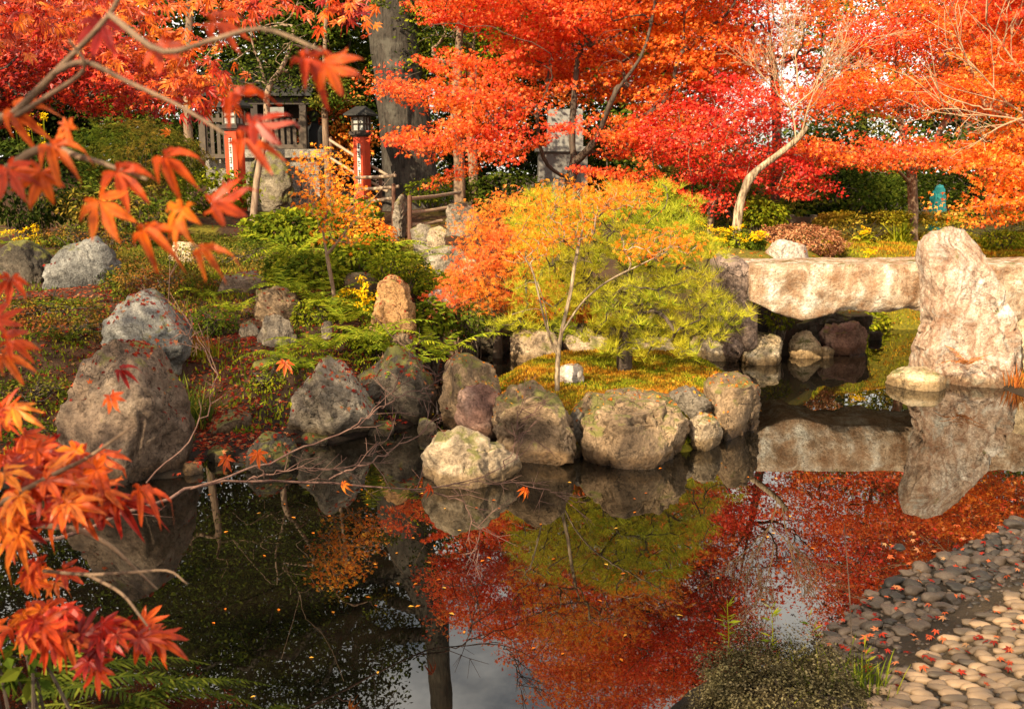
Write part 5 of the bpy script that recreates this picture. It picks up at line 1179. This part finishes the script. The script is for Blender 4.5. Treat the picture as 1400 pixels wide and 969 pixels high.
def shrine():
    d = 20.0
    # stone base
    A = P(330, 205, d - .6); B_ = P(436, 205, d - .6); zt = A[2]; x0, x1 = A[0], B_[0]; zb = H(x0, d) - .2
    b = np.array([(x0 + x1) / 2, d, zb]); t = empty("stone_platform", b); tag(t, "mossy stone block platform under the shrine fence", "platform")
    mb = MB(); z = zb; k = 0
    while z < zt - .18:
        hh = min(.42, zt - .16 - z); x = x0 - (k % 2) * .2
        while x < x1:
            ww = min(rng.uniform(.45, .85), x1 - x)
            if ww > .06: box(mb, ((x + ww / 2), d + .3 - rng.uniform(0, .02), z + hh / 2), (ww / 2 - .008, .9, hh / 2 - .008), 0)
            x += ww
        z += hh; k += 1
    mb.build("block_wall", M['masonry'], t, origin=b)
    mb = MB(); box(mb, (b[0], d + .3, zt - .07), ((x1 - x0) / 2 + .12, 1.02, .08)); mb.build("coping", M['masonry'], t, origin=b)
    # side block course seen left of the lantern
    C0 = P(284, 215, d + .2); zt2 = C0[2]; x2 = C0[0]
    b2 = np.array([(x2 + x0) / 2, d + .6, zb]); mb = MB(); box(mb, ((x2 + x0) / 2 - .02, d + .8, (zb + zt2) / 2), ((x0 - x2) / 2, .7, (zt2 - zb) / 2))
    tag(mb.build("stone_platform", M['masonry'], origin=b2), "lower mossy stone footing left of the first red lantern", "platform")
    # paling fence around the hall
    for lb, u0, u1, vt, vb, dd in (("slatted wooden fence left of the first red lantern", 280, 318, 156, 218, d - .1), ("slatted wooden fence on the stone platform before the hall", 336, 412, 162, 205, d)):
        a, c = P(u0, vt, dd), P(u1, vb, dd); bb = np.array([(a[0] + c[0]) / 2, dd, c[2]]); tt = empty("wooden_fence", bb); tag(tt, lb, "fence")
        n = int((c[0] - a[0]) / .115)
        mb = MB()
        for i in range(n + 1): x = a[0] + (c[0] - a[0]) * i / n; box(mb, (x, dd, (a[2] + c[2]) / 2), (.034, .018, (a[2] - c[2]) / 2))
        mb.build("palings", M['cedar'], tt, origin=bb)
        for z in (c[2] + .06, a[2] - .12): mb = MB(); box(mb, ((a[0] + c[0]) / 2, dd - .045, z), ((c[0] - a[0]) / 2 + .05, .022, .04)); mb.build("rail", M['cedar'], tt, origin=bb)
        for x in (a[0] - .06, c[0] + .06): mb = MB(); box(mb, (x, dd, (a[2] + c[2]) / 2 + .06), (.06, .06, (a[2] - c[2]) / 2 + .08)); mb.build("post", M['cedar'], tt, origin=bb)
    # hall
    e0, e1 = P(272, 128, d + 1.2), P(424, 128, d + 1.2); bb = np.array([(e0[0] + e1[0]) / 2, d + 2.0, zt2]); tt = empty("shrine_hall", bb); tag(tt, "dark timber shrine hall with low roof behind the slatted fence", "shrine")
    ze = e0[2]; xa, xb = e0[0], e1[0]; xm = (xa + xb) / 2
    mb = MB(); v = []
    for x in (xa - .1, xb + .1): v += [(x, d + .9, ze), (x, d + 2.2, ze + .75), (x, d + 3.5, ze), (x, d + .9, ze - .07), (x, d + 2.2, ze + .66), (x, d + 3.5, ze - .07)]
    mb.add(v, f4=[(0, 1, 7, 6), (1, 2, 8, 7), (3, 9, 10, 4), (4, 10, 11, 5), (0, 6, 9, 3), (2, 5, 11, 8), (0, 3, 4, 1), (1, 4, 5, 2), (6, 7, 10, 9), (7, 8, 11, 10)]); mb.build("roof", M['tile'], tt, origin=bb)
    for x in (xa + .15, xm, xb - .15): mb = MB(); box(mb, (x, d + 1.15, (ze + zt2) / 2 - .1), (.07, .07, (ze - zt2) / 2 + .1)); mb.build("post", M['darkwood'], tt, origin=bb)
    mb = MB(); box(mb, (xm, d + 2.6, (ze + zt2) / 2), ((xb - xa) / 2 - .1, .5, (ze - zt2) / 2)); mb.build("wall", M['darkwood'], tt, origin=bb)
    mb = MB(); box(mb, (xm, d + 1.12, ze - .16), ((xb - xa) / 2, .05, .07)); mb.build("beam", M['darkwood'], tt, origin=bb)
    mb = MB(); q = P(378, 153, d + 1.0); box(mb, q, (.16, .03, .09)); tag(mb.build("notice_board", M['plaster'], origin=(q[0], q[1], q[2] - .09)), "small pale board hanging under the hall roof", "sign")
shrine()

def mossball():
    c = P(374, 256, 18.9); v, f = ico(4); q = v * np.array([.22, .12, .26]) * (1 + .18 * fbm(v * 3, 4)[:, None]) + c; mb = MB(); mb.add(q, f3=f)
    n = 1500; k = unit(rng.normal(size=(n, 3))); leaf_field(mb, c + k * np.array([.23, .13, .27]), k + rng.normal(0, .3, k.shape), .04, T_OVAL, m=0)
    tag(mb.build("moss_clump", M['lf_dgreen'], origin=c - np.array([0, 0, .26])), "dark round clump of moss on the shrine platform stones", "plant")
mossball()
rock("rounded boulder leaning against the shrine platform", [(325,290),(330,250),(350,215),(380,206),(400,225),(410,262),(408,292),(360,300)], d=18.9, D=.3, mat='rk_mossy', z0=1.2, sub=5)

def railing(label, posts, rails, d0, r_=.028, rm='bamboo', pm='rust'):
    b = np.array(col(*posts[0][:1], d0, posts[0][2])); b = np.array([P(posts[0][0], posts[0][2], posts[0][3])[0], posts[0][3], H(P(posts[0][0], posts[0][2], posts[0][3])[0], posts[0][3])])
    t = empty("railing", b); tag(t, label, "railing", "path railings")
    for u, vt, vb, d in posts: mb = MB(); a, c = P(u, vt, d), P(u, vb, d); c[2] = min(c[2], H(c[0], c[1])) - .05; tube(mb, [c, a], .034, 8); mb.build("post", M[pm], t, origin=b)
    for (u0, v0, e0), (u1, v1, e1) in rails: mb = MB(); tube(mb, [P(u0, v0, e0), P((u0 + u1) / 2, (v0 + v1) / 2 + 1, (e0 + e1) / 2), P(u1, v1, e1)], r_, 8); mb.build("rail", M[rm], t, origin=b)
railing("three bar railing between the upright stone and grey boulder", [(560, 268, 318, 14.6)], [((560, 272, 14.6), (629, 263, 16.8)), ((560, 291, 14.6), (612, 284, 15.4)), ((560, 308, 14.6), (604, 302, 15.2))], 14.6)
railing("three bar railing running behind the second red lantern", [(538, 252, 300, 16.2)], [((486, 259, 16.4), (545, 255, 16.2)), ((486, 243, 16.4), (541, 240, 16.2)), ((486, 276, 16.4), (540, 271, 16.2))], 16)
railing("sloping stair handrail behind the second red lantern", [(452, 188, 240, 19.4), (520, 232, 285, 18.8)], [((448, 190, 19.4), (530, 240, 18.6)), ((448, 214, 19.4), (530, 262, 18.6))], 19)
def rail_far():
    a, c = P(1082, 298, 17), P(1112, 298, 17); b = np.array([a[0], 17, H(a[0], 17)]); t = empty("wooden_fence", b); tag(t, "low grey wooden fence bit behind the reddish brown bush", "fence")
    for x in (a[0], c[0]): mb = MB(); box(mb, (x, 17, (a[2] + b[2]) / 2), (.05, .05, (a[2] - b[2]) / 2 + .05)); mb.build("post", M['cedar'], t, origin=b)
    mb = MB(); box(mb, ((a[0] + c[0]) / 2, 16.94, a[2] - .03), ((c[0] - a[0]) / 2 + .2, .02, .05)); mb.build("rail", M['cedar'], t, origin=b)
rail_far()
def monument():
    d = 21.0; a, c = P(735, 208, d), P(802, 208, d); zb = H(a[0], d) - .1; b = np.array([(a[0] + c[0]) / 2, d, zb]); t = empty("stone_monument", b); tag(t, "pale grey stone monument seen through the central maple", "monument")
    mb = MB(); box(mb, (b[0], d, (a[2] + zb) / 2), ((c[0] - a[0]) / 2, .5, (a[2] - zb) / 2), taper=.97); mb.build("base", M['slate'], t, origin=b)
    q = P(752, 150, d); mb = MB(); box(mb, (b[0] + .05, d + .05, (q[2] + a[2]) / 2), ((c[0] - a[0]) / 2 - .14, .32, (q[2] - a[2]) / 2 - .003), taper=.94); mb.build("slab", M['plaster'], t, origin=b)
    mb = MB(); box(mb, (b[0], d - .02, a[2] + .05), ((c[0] - a[0]) / 2 + .05, .55, .05)); mb.build("plinth_cap", M['plaster'], t, origin=b)
monument()

def person():
    d = 21.5; x, _, zc = P(431, 200, d); z0 = P(431, 158, d)[2] - 1.62; b = np.array([x, d, z0])
    # raised step the person stands on
    mb = MB(); zg = H(x, d); box(mb, (x + .1, d + .2, (zg + z0) / 2 - .05), (.75, .6, (z0 - zg) / 2 + .05)); tag(mb.build("stone_step", M['masonry'], origin=(x, d, zg)), "raised stone step under the person in black", "step")
    J = [((0, 0, .92), .15), ((0, 0, 1.12), .15), ((0, -.01, 1.30), .175), ((0, .0, 1.42), .075), ((0, -.02, 1.50), .085), ((0, -.03, 1.60), .088), ((-.09, 0, .86), .10), ((-.10, -.01, .48), .065), ((-.10, .02, .08), .045), ((-.11, -.10, .04), .04),
         ((.09, 0, .86), .10), ((.10, -.01, .48), .065), ((.10, .02, .08), .045), ((.11, -.10, .04), .04), ((-.19, 0, 1.36), .065), ((-.25, -.02, 1.10), .05), ((-.22, -.14, .90), .038), ((-.20, -.20, .84), .035), ((.19, 0, 1.36), .065), ((.25, -.02, 1.10), .05), ((.22, -.14, .90), .038), ((.20, -.20, .84), .035)]
    E = [(0, 1), (1, 2), (2, 3), (3, 4), (4, 5), (0, 6), (6, 7), (7, 8), (8, 9), (0, 10), (10, 11), (11, 12), (12, 13), (2, 14), (14, 15), (15, 16), (16, 17), (2, 18), (18, 19), (19, 20), (20, 21)]
    me = bpy.data.meshes.new("person"); me.from_pydata([j[0] for j in J], E, []); o = bpy.data.objects.new("person", me); COL.objects.link(o); o.location = b; o.rotation_euler = (0, 0, math.pi * .9)
    me.materials.append(M['cloth_black'])
    sk = o.modifiers.new("skin", 'SKIN'); 
    for i, j in enumerate(J): me.skin_vertices[0].data[i].radius = (j[1], j[1] * .85)
    me.skin_vertices[0].data[0].use_root = True
    ss = o.modifiers.new("sub", 'SUBSURF'); ss.levels = 2; ss.render_levels = 2
    tag(o, "person in black with dark hair standing beside the shrine platform", "person")
    v, f = ico(3); mb = MB(); q = v * np.array([.105, .115, .12]); q[:, 2] += 1.60; q[:, 1] += .02; q = q * (1 + .03 * vnoise(v * 5)[:, None]); mb.add(q, f3=f); h = mb.build("hair", M['hair'], smooth=True); h.parent = o
    mb = MB(); zc_ = np.linspace(.62, 1.40, 9); rr = np.interp(zc_, [.62, .95, 1.2, 1.36, 1.40], [.25, .21, .20, .19, .10]); a = np.linspace(0, 2 * np.pi, 18, endpoint=False)
    V = np.array([[(r * 1.05 * math.cos(t), r * .72 * math.sin(t), z) for t in a] for z, r in zip(zc_, rr)]); idx = np.arange(9 * 18).reshape(9, 18)
    mb.add(V.reshape(-1, 3), f4=np.stack([idx[:-1], np.roll(idx[:-1], -1, 1), np.roll(idx[1:], -1, 1), idx[1:]], -1).reshape(-1, 4)); k = mb.build("coat", M['cloth_black'], smooth=True); k.parent = o
person()
def tarp():
    c = P(1283, 270, 18.6); v, f = ico(4); mb = MB(); zb = H(c[0], c[1])
    hh = (P(1283, 258, 18.6)[2] - zb) / 2
    q = np.sign(v) * np.abs(v) ** .55 * np.array([.12, .12, hh * .96]); q = q * (1 + .28 * fbm(v * 3.1, 4)[:, None]); q[:, 2] += zb + hh - .02; q[:, :2] += c[:2]; mb.add(q, f3=f)
    tag(mb.build("tarp_bundle", M['tarp'], smooth=True, origin=(c[0], c[1], zb)), "turquoise cloth bundle showing between leaves behind the hedge", "bundle")
tarp()

# ------------------------------------------------------------------ moss, fallen leaves
allv, allf, k = [], [], 0
gv_, gf3, gf4 = None, None, None
for q, f in BVH_PARTS: allv.append(q); allf.append(f + k); k += len(q)
bvh = BVHTree.FromPolygons([tuple(a) for a in np.concatenate(allv)], [tuple(int(i) for i in a) for a in np.concatenate(allf)])
def drop(x, y, zmin=None):
    h = H1[(x, y)] if False else None
def scatter(n, region, zfun):
    pts = region(n); hh = height(pts[:, 0], pts[:, 1]); out = []; nrm = []
    for (x, y), h in zip(pts, hh):
        loc, no, i, dist = bvh.ray_cast(Vector((x, y, 2.2)), Vector((0, 0, -1)))
        if loc is not None and loc.z > h: 
            if loc.z < .03 or no.z < .45: continue
            out.append((x, y, loc.z + .006)); nrm.append(no[:])
        elif h > .0: out.append((x, y, h + .008)); nrm.append((0, 0, 1))
    return np.array(out), np.array(nrm)
def reg_px(u0, u1, d0, d1):
    def f(n):
        y = rng.uniform(d0, d1, n); u = rng.uniform(u0, u1, n); x = (u - 700) / FPX * y * 1.0; return np.stack([x, y], 1)
    return f
mb = MB()
for n, reg, sz in ((9000, reg_px(-60, 620, 6.3, 10.5), .028), (1800, reg_px(-60, 640, 10, 17), .03)):
    p, nn_ = scatter(n, reg, None); leaf_field(mb, p, nn_ + rng.normal(0, .28, nn_.shape), rng.uniform(.7, 1.3, len(p)) * sz, T_MAPLE)
p, nn_ = scatter(900, reg_px(230, 345, 6.9, 9.2), None); leaf_field(mb, p, nn_ + rng.normal(0, .3, nn_.shape), rng.uniform(.7, 1.3, len(p)) * .03, T_MAPLE)
tag(mb.build("fallen_leaves", M['lf_litter']), "dark red fallen maple leaves strewn over the left bank and its rocks", "fallen leaves", kind="stuff")
mb = MB()
p, nn_ = scatter(1500, reg_px(600, 1050, 6.9, 8.9), None); leaf_field(mb, p, nn_ + rng.normal(0, .3, nn_.shape), rng.uniform(.7, 1.3, len(p)) * .022, T_MAPLE)
p, nn_ = scatter(1600, reg_px(950, 1420, 11.2, 16), None); leaf_field(mb, p, nn_ + rng.normal(0, .3, nn_.shape), rng.uniform(.7, 1.3, len(p)) * .035, T_MAPLE)
tag(mb.build("fallen_leaves", M['lf_litter_o']), "orange fallen leaves on the island moss and the lawn behind the bridge", "fallen leaves", kind="stuff")
mb = MB(); q = np.stack([rng.uniform(1.3, 4.6, 1100), rng.uniform(3.2, 6.6, 1100)], 1); hh, s_, _ = height(q[:, 0], q[:, 1], True); k = (s_ > -.25) & (s_ < .75); q = q[k]; hh = np.maximum(hh[k], 0)
leaf_field(mb, np.stack([q[:, 0], q[:, 1], hh + .03], 1), up_normals(len(q), .3), rng.uniform(.018, .034, len(q)), T_MAPLE)
tag(mb.build("fallen_leaves", M['lf_litter']), "small red fallen leaves caught among the pebbles and cobbles", "fallen leaves", kind="stuff")
mb = MB()
fl = np.array([G(*q_) for q_ in [(390,690),(500,690),(545,800),(590,770),(558,830),(575,828),(845,722),(740,716),(665,762),(980,792),(1080,705),(680,695),(610,805),(500,705),(430,730),(350,952),(640,650),(905,640),(560,775),(1215,745),(1130,760),(1060,730),(870,700),(780,690)]]); fl = np.concatenate([fl, np.stack([np.array([*G(u_, v_)[:2], 0]) for u_, v_ in zip(rng.uniform(260, 1180, 60), 650 + 300 * rng.random(60) ** 1.6)])]); fl = fl[sdist(fl[:, 0], fl[:, 1], ISLE) > .05]; fl[:, 2] = .004
leaf_field(mb, fl, up_normals(len(fl), .03), rng.uniform(.02, .034, len(fl)), T_OVAL)
tag(mb.build("floating_leaves", M['lf_litter_o']), "scattered orange leaves floating on the dark water", "fallen leaves", kind="stuff")
def mossfield(n, reg, sz, mat, label, name="moss", cond=None):
    pts = reg(n); hh, s_, si_ = height(pts[:, 0], pts[:, 1], True); k = (hh > .04) if cond is None else cond(pts, hh, s_, si_); pts, hh = pts[k], hh[k]
    p = np.stack([pts[:, 0], pts[:, 1], hh], 1); mb = MB(); leaf_field(mb, p, rng.normal(0, 1, (len(p), 3)) * np.array([1, 1, .3]), rng.uniform(.6, 1.5, len(p)) * sz, (np.array([(0, -.25, 0), (0, .25, 0), (1, 0, 0)]), np.array([(0, 1, 2)])), np.array([0, 0, 1.0]) + rng.normal(0, .35, p.shape))
    tag(mb.build(name, M[mat]), label, "moss", kind="stuff")
mossfield(42000, reg_px(640, 1060, 6.9, 9.7), .022, 'lf_moss', "short green and orange moss covering the island", cond=lambda p, h, s, si: (si < -.02))
mossfield(12000, reg_px(1370, 1760, 8.6, 11.4), .035, 'lf_moss', "mossy bank right of the standing stone")
mossfield(26000, reg_px(1120, 1420, 11.2, 15.5), .035, 'lf_moss', "mossy orange green lawn behind the bridge")
mossfield(15000, reg_px(-80, 620, 6.4, 11.5), .036, 'lf_green', "sparse low green plants over the leaf covered left bank", name="ground_cover", cond=lambda p, h, s, si: (h > .06) & (fbm(np.stack([p[:, 0] * 1.6, p[:, 1] * 1.6, p[:, 0] * 0], -1), 3) > -.08))
mossfield(16000, reg_px(150, 560, 9.5, 15), .035, 'lf_olive', "low green ground cover on the upper left bank", name="ground_cover")

# ------------------------------------------------------------------ the near maple at left
def near_leaf_template(curl=.35, fold=.10, seed=0):
    rg = np.random.default_rng(seed); v = [(0, 0, 0)]; f3 = []
    for a, L, w_ in [(0, 1, .135), (36, .92, .13), (-36, .92, .13), (76, .70, .11), (-76, .70, .11), (122, .36, .075), (-122, .36, .075)]:
        a = R(a + rg.uniform(-5, 5)); L *= rg.uniform(.9, 1.08); ca, sa = math.cos(a), math.sin(a); k = len(v)
        for t, ww in ((.22, .55), (.45, 1.0), (.7, .72), (.86, .36)):
            for s_ in (-1, 0, 1):
                x, y = t * L, s_ * w_ * ww; r2 = (t * L) ** 2 * (1 + .5 * math.sin(a * 2.3 + seed))
                v.append((x * ca - y * sa, x * sa + y * ca, -curl * r2 + (fold if s_ else 0) * abs(ww) * .5 - .06 * math.sin(t * 5 + a * 3)))
        v.append((L * ca, L * sa, -curl * L * L * 1.15)); tip = len(v) - 1
        f3 += [(0, k, k + 1), (0, k + 1, k + 2)]
        for i in range(3):
            b = k + i * 3; c = b + 3; f3 += [(b, c, c + 1), (b, c + 1, b + 1), (b + 1, c + 1, c + 2), (b + 1, c + 2, b + 2)]
        b = k + 9; f3 += [(b, tip, b + 1), (b + 1, tip, b + 2)]
    return np.array(v), np.array(f3)
NEAR = [near_leaf_template(c, fo, s_) for c, fo, s_ in ((.15, .12, 1), (.45, .2, 2), (.8, .28, 3), (.3, -.16, 4), (1.2, .3, 5), (-.5, .2, 6), (.6, -.25, 7))]
def near_maple():
    global rng
    rng = np.random.default_rng(2024)
    b = np.array([-2.9, .9, H(-2.9, .9) - .05]); t = empty("maple_tree", b); tag(t, "near red orange maple whose leafy branches hang in from the left", "tree")
    mbt, mbl, mbb = MB(), MB(), MB()
    sk = Skel(); sk.path(smooth_path([b, b + [.1, .1, .9], b + [.0, .3, 1.7], b + [.3, .5, 2.4], b + [.3, .4, 3.4], b + [.1, .3, 4.6]], 16))
    # shading crown, mostly outside the frame
    ells = [(np.array([-5.4, 2.4, 4.2]), np.array([2.3, 2.2, .8])), (np.array([-2.9, -1.1, 3.8]), np.array([1.7, 1.7, .6]))]
    pads = pads_in(ells, .62, 1800); sk.grow(pads, start=5); 
    # limbs towards the view
    limbs = [[(-120, 420, 1.3), (-20, 190, 1.15), (20, 155, 1.1), (75, 100, 1.05), (150, 20, 1.0), (175, -40, 1.0)], [(20, 160, 1.1), (60, 135, 1.05), (115, 95, 1.0), (95, 55, .98)],
             [(75, 100, 1.05), (115, 85, 1.0), (170, 110, 1.0), (245, 145, 1.0), (310, 185, .98)], [(-100, 330, 1.2), (40, 210, 1.1), (110, 215, 1.05), (200, 245, 1.0)],
             [(-120, 760, 1.6), (-20, 700, 1.45), (60, 655, 1.35), (120, 625, 1.3), (185, 580, 1.25)], [(-100, 700, 1.7), (60, 718, 1.6), (110, 725, 1.55), (150, 745, 1.55), (178, 770, 1.55), (215, 805, 1.55)], [(60, 780, 1.55), (120, 785, 1.5), (180, 782, 1.5), (230, 780, 1.5), (256, 798, 1.5)], [(120, 785, 1.5), (165, 810, 1.48), (190, 840, 1.46), (205, 860, 1.45)],
             [(150, 20, 1.0), (220, 70, .95), (290, 55, .92), (360, 40, .9), (440, 70, .9)]]
    for L in limbs:
        pts = smooth_path([P(*q) for q in L], 16); n = len(pts); r0 = .0075 if L[0][0] < 0 else .0038
        mbb = MB(); tube(mbb, pts, np.linspace(r0 * .85, .0014, n), 7, wob=.03); mbb.build("branch", M['bark_brown'], t, smooth=True, origin=pts[0])
    # branch lying low over the pond, with bare reddish twigs
    lim2 = [([(-150, 770, 3.3), (60, 735, 3.6), (190, 698, 3.9), (260, 668, 4.1), (340, 655, 4.3), (450, 660, 4.5), (560, 668, 4.7), (620, 660, 4.8), (690, 640, 4.9), (730, 600, 5.0)], .013), ([(260, 668, 4.1), (330, 645, 4.2), (420, 610, 4.4), (480, 585, 4.5), (520, 555, 4.6), (545, 520, 4.6), (560, 480, 4.7)], .008), ([(450, 655, 4.5), (520, 625, 4.5), (580, 590, 4.6), (605, 575, 4.6)], .006), ([(480, 585, 4.5), (540, 545, 4.6), (580, 530, 4.7), (610, 505, 4.7)], .005), ([(560, 668, 4.7), (620, 680, 4.7), (645, 710, 4.7), (655, 740, 4.7), (650, 765, 4.7)], .005), ([(620, 660, 4.8), (680, 660, 4.9), (740, 668, 5.0), (770, 680, 5.0), (800, 690, 5.0)], .004), ([(340, 655, 4.3), (400, 640, 4.3), (470, 640, 4.4), (530, 600, 4.5)], .005),
            ([(200, 660, 4.0), (250, 610, 4.1), (285, 560, 4.2), (295, 520, 4.2), (280, 480, 4.3), (250, 430, 4.3), (215, 405, 4.3)], .005), ([(280, 480, 4.3), (262, 465, 4.3), (245, 455, 4.3)], .003), ([(690, 640, 4.9), (705, 590, 5.0), (715, 545, 5.0)], .004)]
    tips = []
    for L, r0 in lim2:
        pts = smooth_path([P(*q) for q in L], 26); pts[1:-1] += rng.normal(0, .008, pts[1:-1].shape); mbb = MB(); tube(mbb, pts, np.linspace(r0 * .72, .0014, 26), 6, wob=.04)
        for i in range(5, 26, 2):
            for _ in range(2):
                if rng.random() < .5:
                    a = pts[i]; dirn = unit(unit(pts[i] - pts[i - 1]) * .8 + rng.normal(0, .55, 3) + np.array([0, 0, .15])); l_ = rng.uniform(.06, .24)
                    e = a + dirn * l_; mid = (a + e) / 2 + rng.normal(0, .012, 3); tube(mbb, [a, mid, e], [.0024, .0018, .0010], 4); tips.append(e)
                    for _k in range(2):
                        e2 = mid + unit(dirn + rng.normal(0, .6, 3)) * l_ * .45; tube(mbb, [mid, e2], [.0015, .0008], 3)
        mbb.build("branch", M['bark_redtwig'], t, smooth=True, origin=pts[0])
    sk.mesh(mbt, .11, .006, sides=12, flare=1.3); mbt.build("trunk", M['bark_dark'], t, smooth=True, origin=b)
    # shading foliage
    mbs = MB()
    for p in pads: n = int(rng.uniform(8, 105)); q = gauss_ball(n, p, (.5, .5, .16)); leaf_field(mbs, q, up_normals(n, .6), rng.uniform(.055, .08, n), T_MAPLE3)
    mbs.build("crown", M['lf_redorange'], t, origin=b)
    # leaves close to the lens
    def put(u, v, d, s_px, ang, tilt=.5, k=None):
        """a leaf with its stalk at (u,v); ang = picture direction of its tip (deg, 0 right, -90 down); tilt = how far the blade turns away"""
        p = P(u, v, d); a = R(ang); ax = np.array([math.cos(a), rng.normal(0, .3), math.sin(a)]); nr = np.array([rng.normal(0, .35), -1, .25]) + np.array([0, 0, 1]) * tilt + rng.normal(0, .22, 3)
        leaf_field(mbl, p[None], nr[None], np.array([s_px * S(d) * .88]), NEAR[rng.integers(len(NEAR)) if k is None else k], ax[None])
    hero = [(135, 275, .95, 72, -60, .2, 0), (55, 235, 1.0, 62, -110, .3, 3), (95, 175, 1.02, 60, -150, .6, 1), (70, 200, 1.0, 58, -20, .9, 2), (160, 235, 1.0, 66, -50, .8, 1), (225, 215, .98, 60, -40, .5, 2), (250, 285, .95, 70, -120, .3, 1), (290, 275, .93, 72, -25, .4, 3), (195, 315, .95, 68, -35, .9, 4), (10, 230, 1.0, 60, -70, .3, 0), (330, 130, .92, 70, 140, .7, 4), (345, 165, .92, 74, -10, .9, 3), (330, 190, .92, 72, -20, .8, 1), (415, 80, .9, 74, -8, .7, 2), (445, 85, .9, 66, -25, .6, 3),
            (290, 30, .95, 60, -30, .5, 1), (215, 60, 1.0, 60, -60, .6, 3), (10, 465, 1.1, 52, 10, .7, 1), (5, 485, 1.1, 50, -15, .6, 2), (-10, 440, 1.1, 50, 30, .5, 0), (150, 540, 1.5, 34, -60, .4, 3), (165, 505, 1.7, 30, -30, .9, 2), (15, 380, 1.1, 45, -100, .5, 1), (310, 625, 3.2, 26, -90, .2, 0), (352, 618, 3.2, 26, -80, .2, 0), (390, 495, 4.3, 24, -100, .3, 0), (20, 150, 1.1, 60, -40, .8, 2), (275, 340, .96, 50, -40, 1.2, 4), (140, 30, 1.05, 60, -100, .4, 0), (470, 660, 4.4, 18, -80, .3, 4), (585, 665, 4.6, 18, -60, .4, 4), (718, 668, 4.9, 16, -100, .3, 4)]
    for h in hero: put(*h)
    for (u, v, su, sv, d0, d1, n, s0, s1, a0) in [(45, 630, 55, 34, 1.3, 1.7, 20, 40, 56, -60), (110, 665, 60, 34, 1.3, 1.6, 26, 44, 64, -40), (20, 700, 40, 50, 1.3, 1.7, 16, 40, 56, -80), (40, 850, 55, 24, 1.4, 1.7, 20, 38, 54, -70), (130, 862, 60, 18, 1.4, 1.6, 15, 40, 58, -40), (205, 868, 16, 10, 1.4, 1.5, 4, 42, 52, -20), (5, 575, 25, 30, 1.3, 1.6, 5, 38, 50, -60), (60, 775, 40, 25, 1.5, 1.8, 8, 34, 46, -80), (125, 900, 20, 20, 1.4, 1.5, 4, 34, 46, -90)]:
        for _ in range(n): put(rng.normal(u, su * .55), rng.normal(v, sv * .55), rng.uniform(d0, d1), rng.uniform(s0, s1), a0 + rng.normal(0, 36), rng.uniform(.2, 2.6))
    # sprays further out on the same branches, still close enough to show single leaves
    for (u, v, su, sv, d0, d1, n) in [(270, 110, 42, 50, 4.2, 4.9, 110), (215, 70, 70, 40, 4.2, 5.2, 110), (60, 35, 90, 30, 4.0, 5.2, 110), (170, 8, 110, 20, 4.0, 5.0, 110), (330, 5, 80, 14, 4.5, 5.5, 60), (470, 15, 40, 18, 4.8, 5.6, 40)]:
        for _ in range(n): put(rng.normal(u, su * .6), rng.normal(v, sv * .6), rng.uniform(d0, d1), rng.uniform(13, 20), -90 + rng.normal(0, 50), rng.uniform(.1, 2.0))
    lo = mbl.build("foliage", M['lf_near'], t, smooth=False, origin=b)
    one = [1.0]
    for _l in range(7): one += [0, 1, 0] * 4 + [1.0]
    va = lo.data.attributes.new("vein", 'FLOAT', 'POINT'); va.data.foreach_set("value", np.tile(np.array(one, np.float32), len(lo.data.vertices) // len(one)))
near_maple()
shrub("broadleaf_shrub", "glossy dark green leafy plant at the lower left edge", "shrub", 25, 905, 1.9, 46, 36, 60, .045, 'lf_green', stems=8, shell=.4)
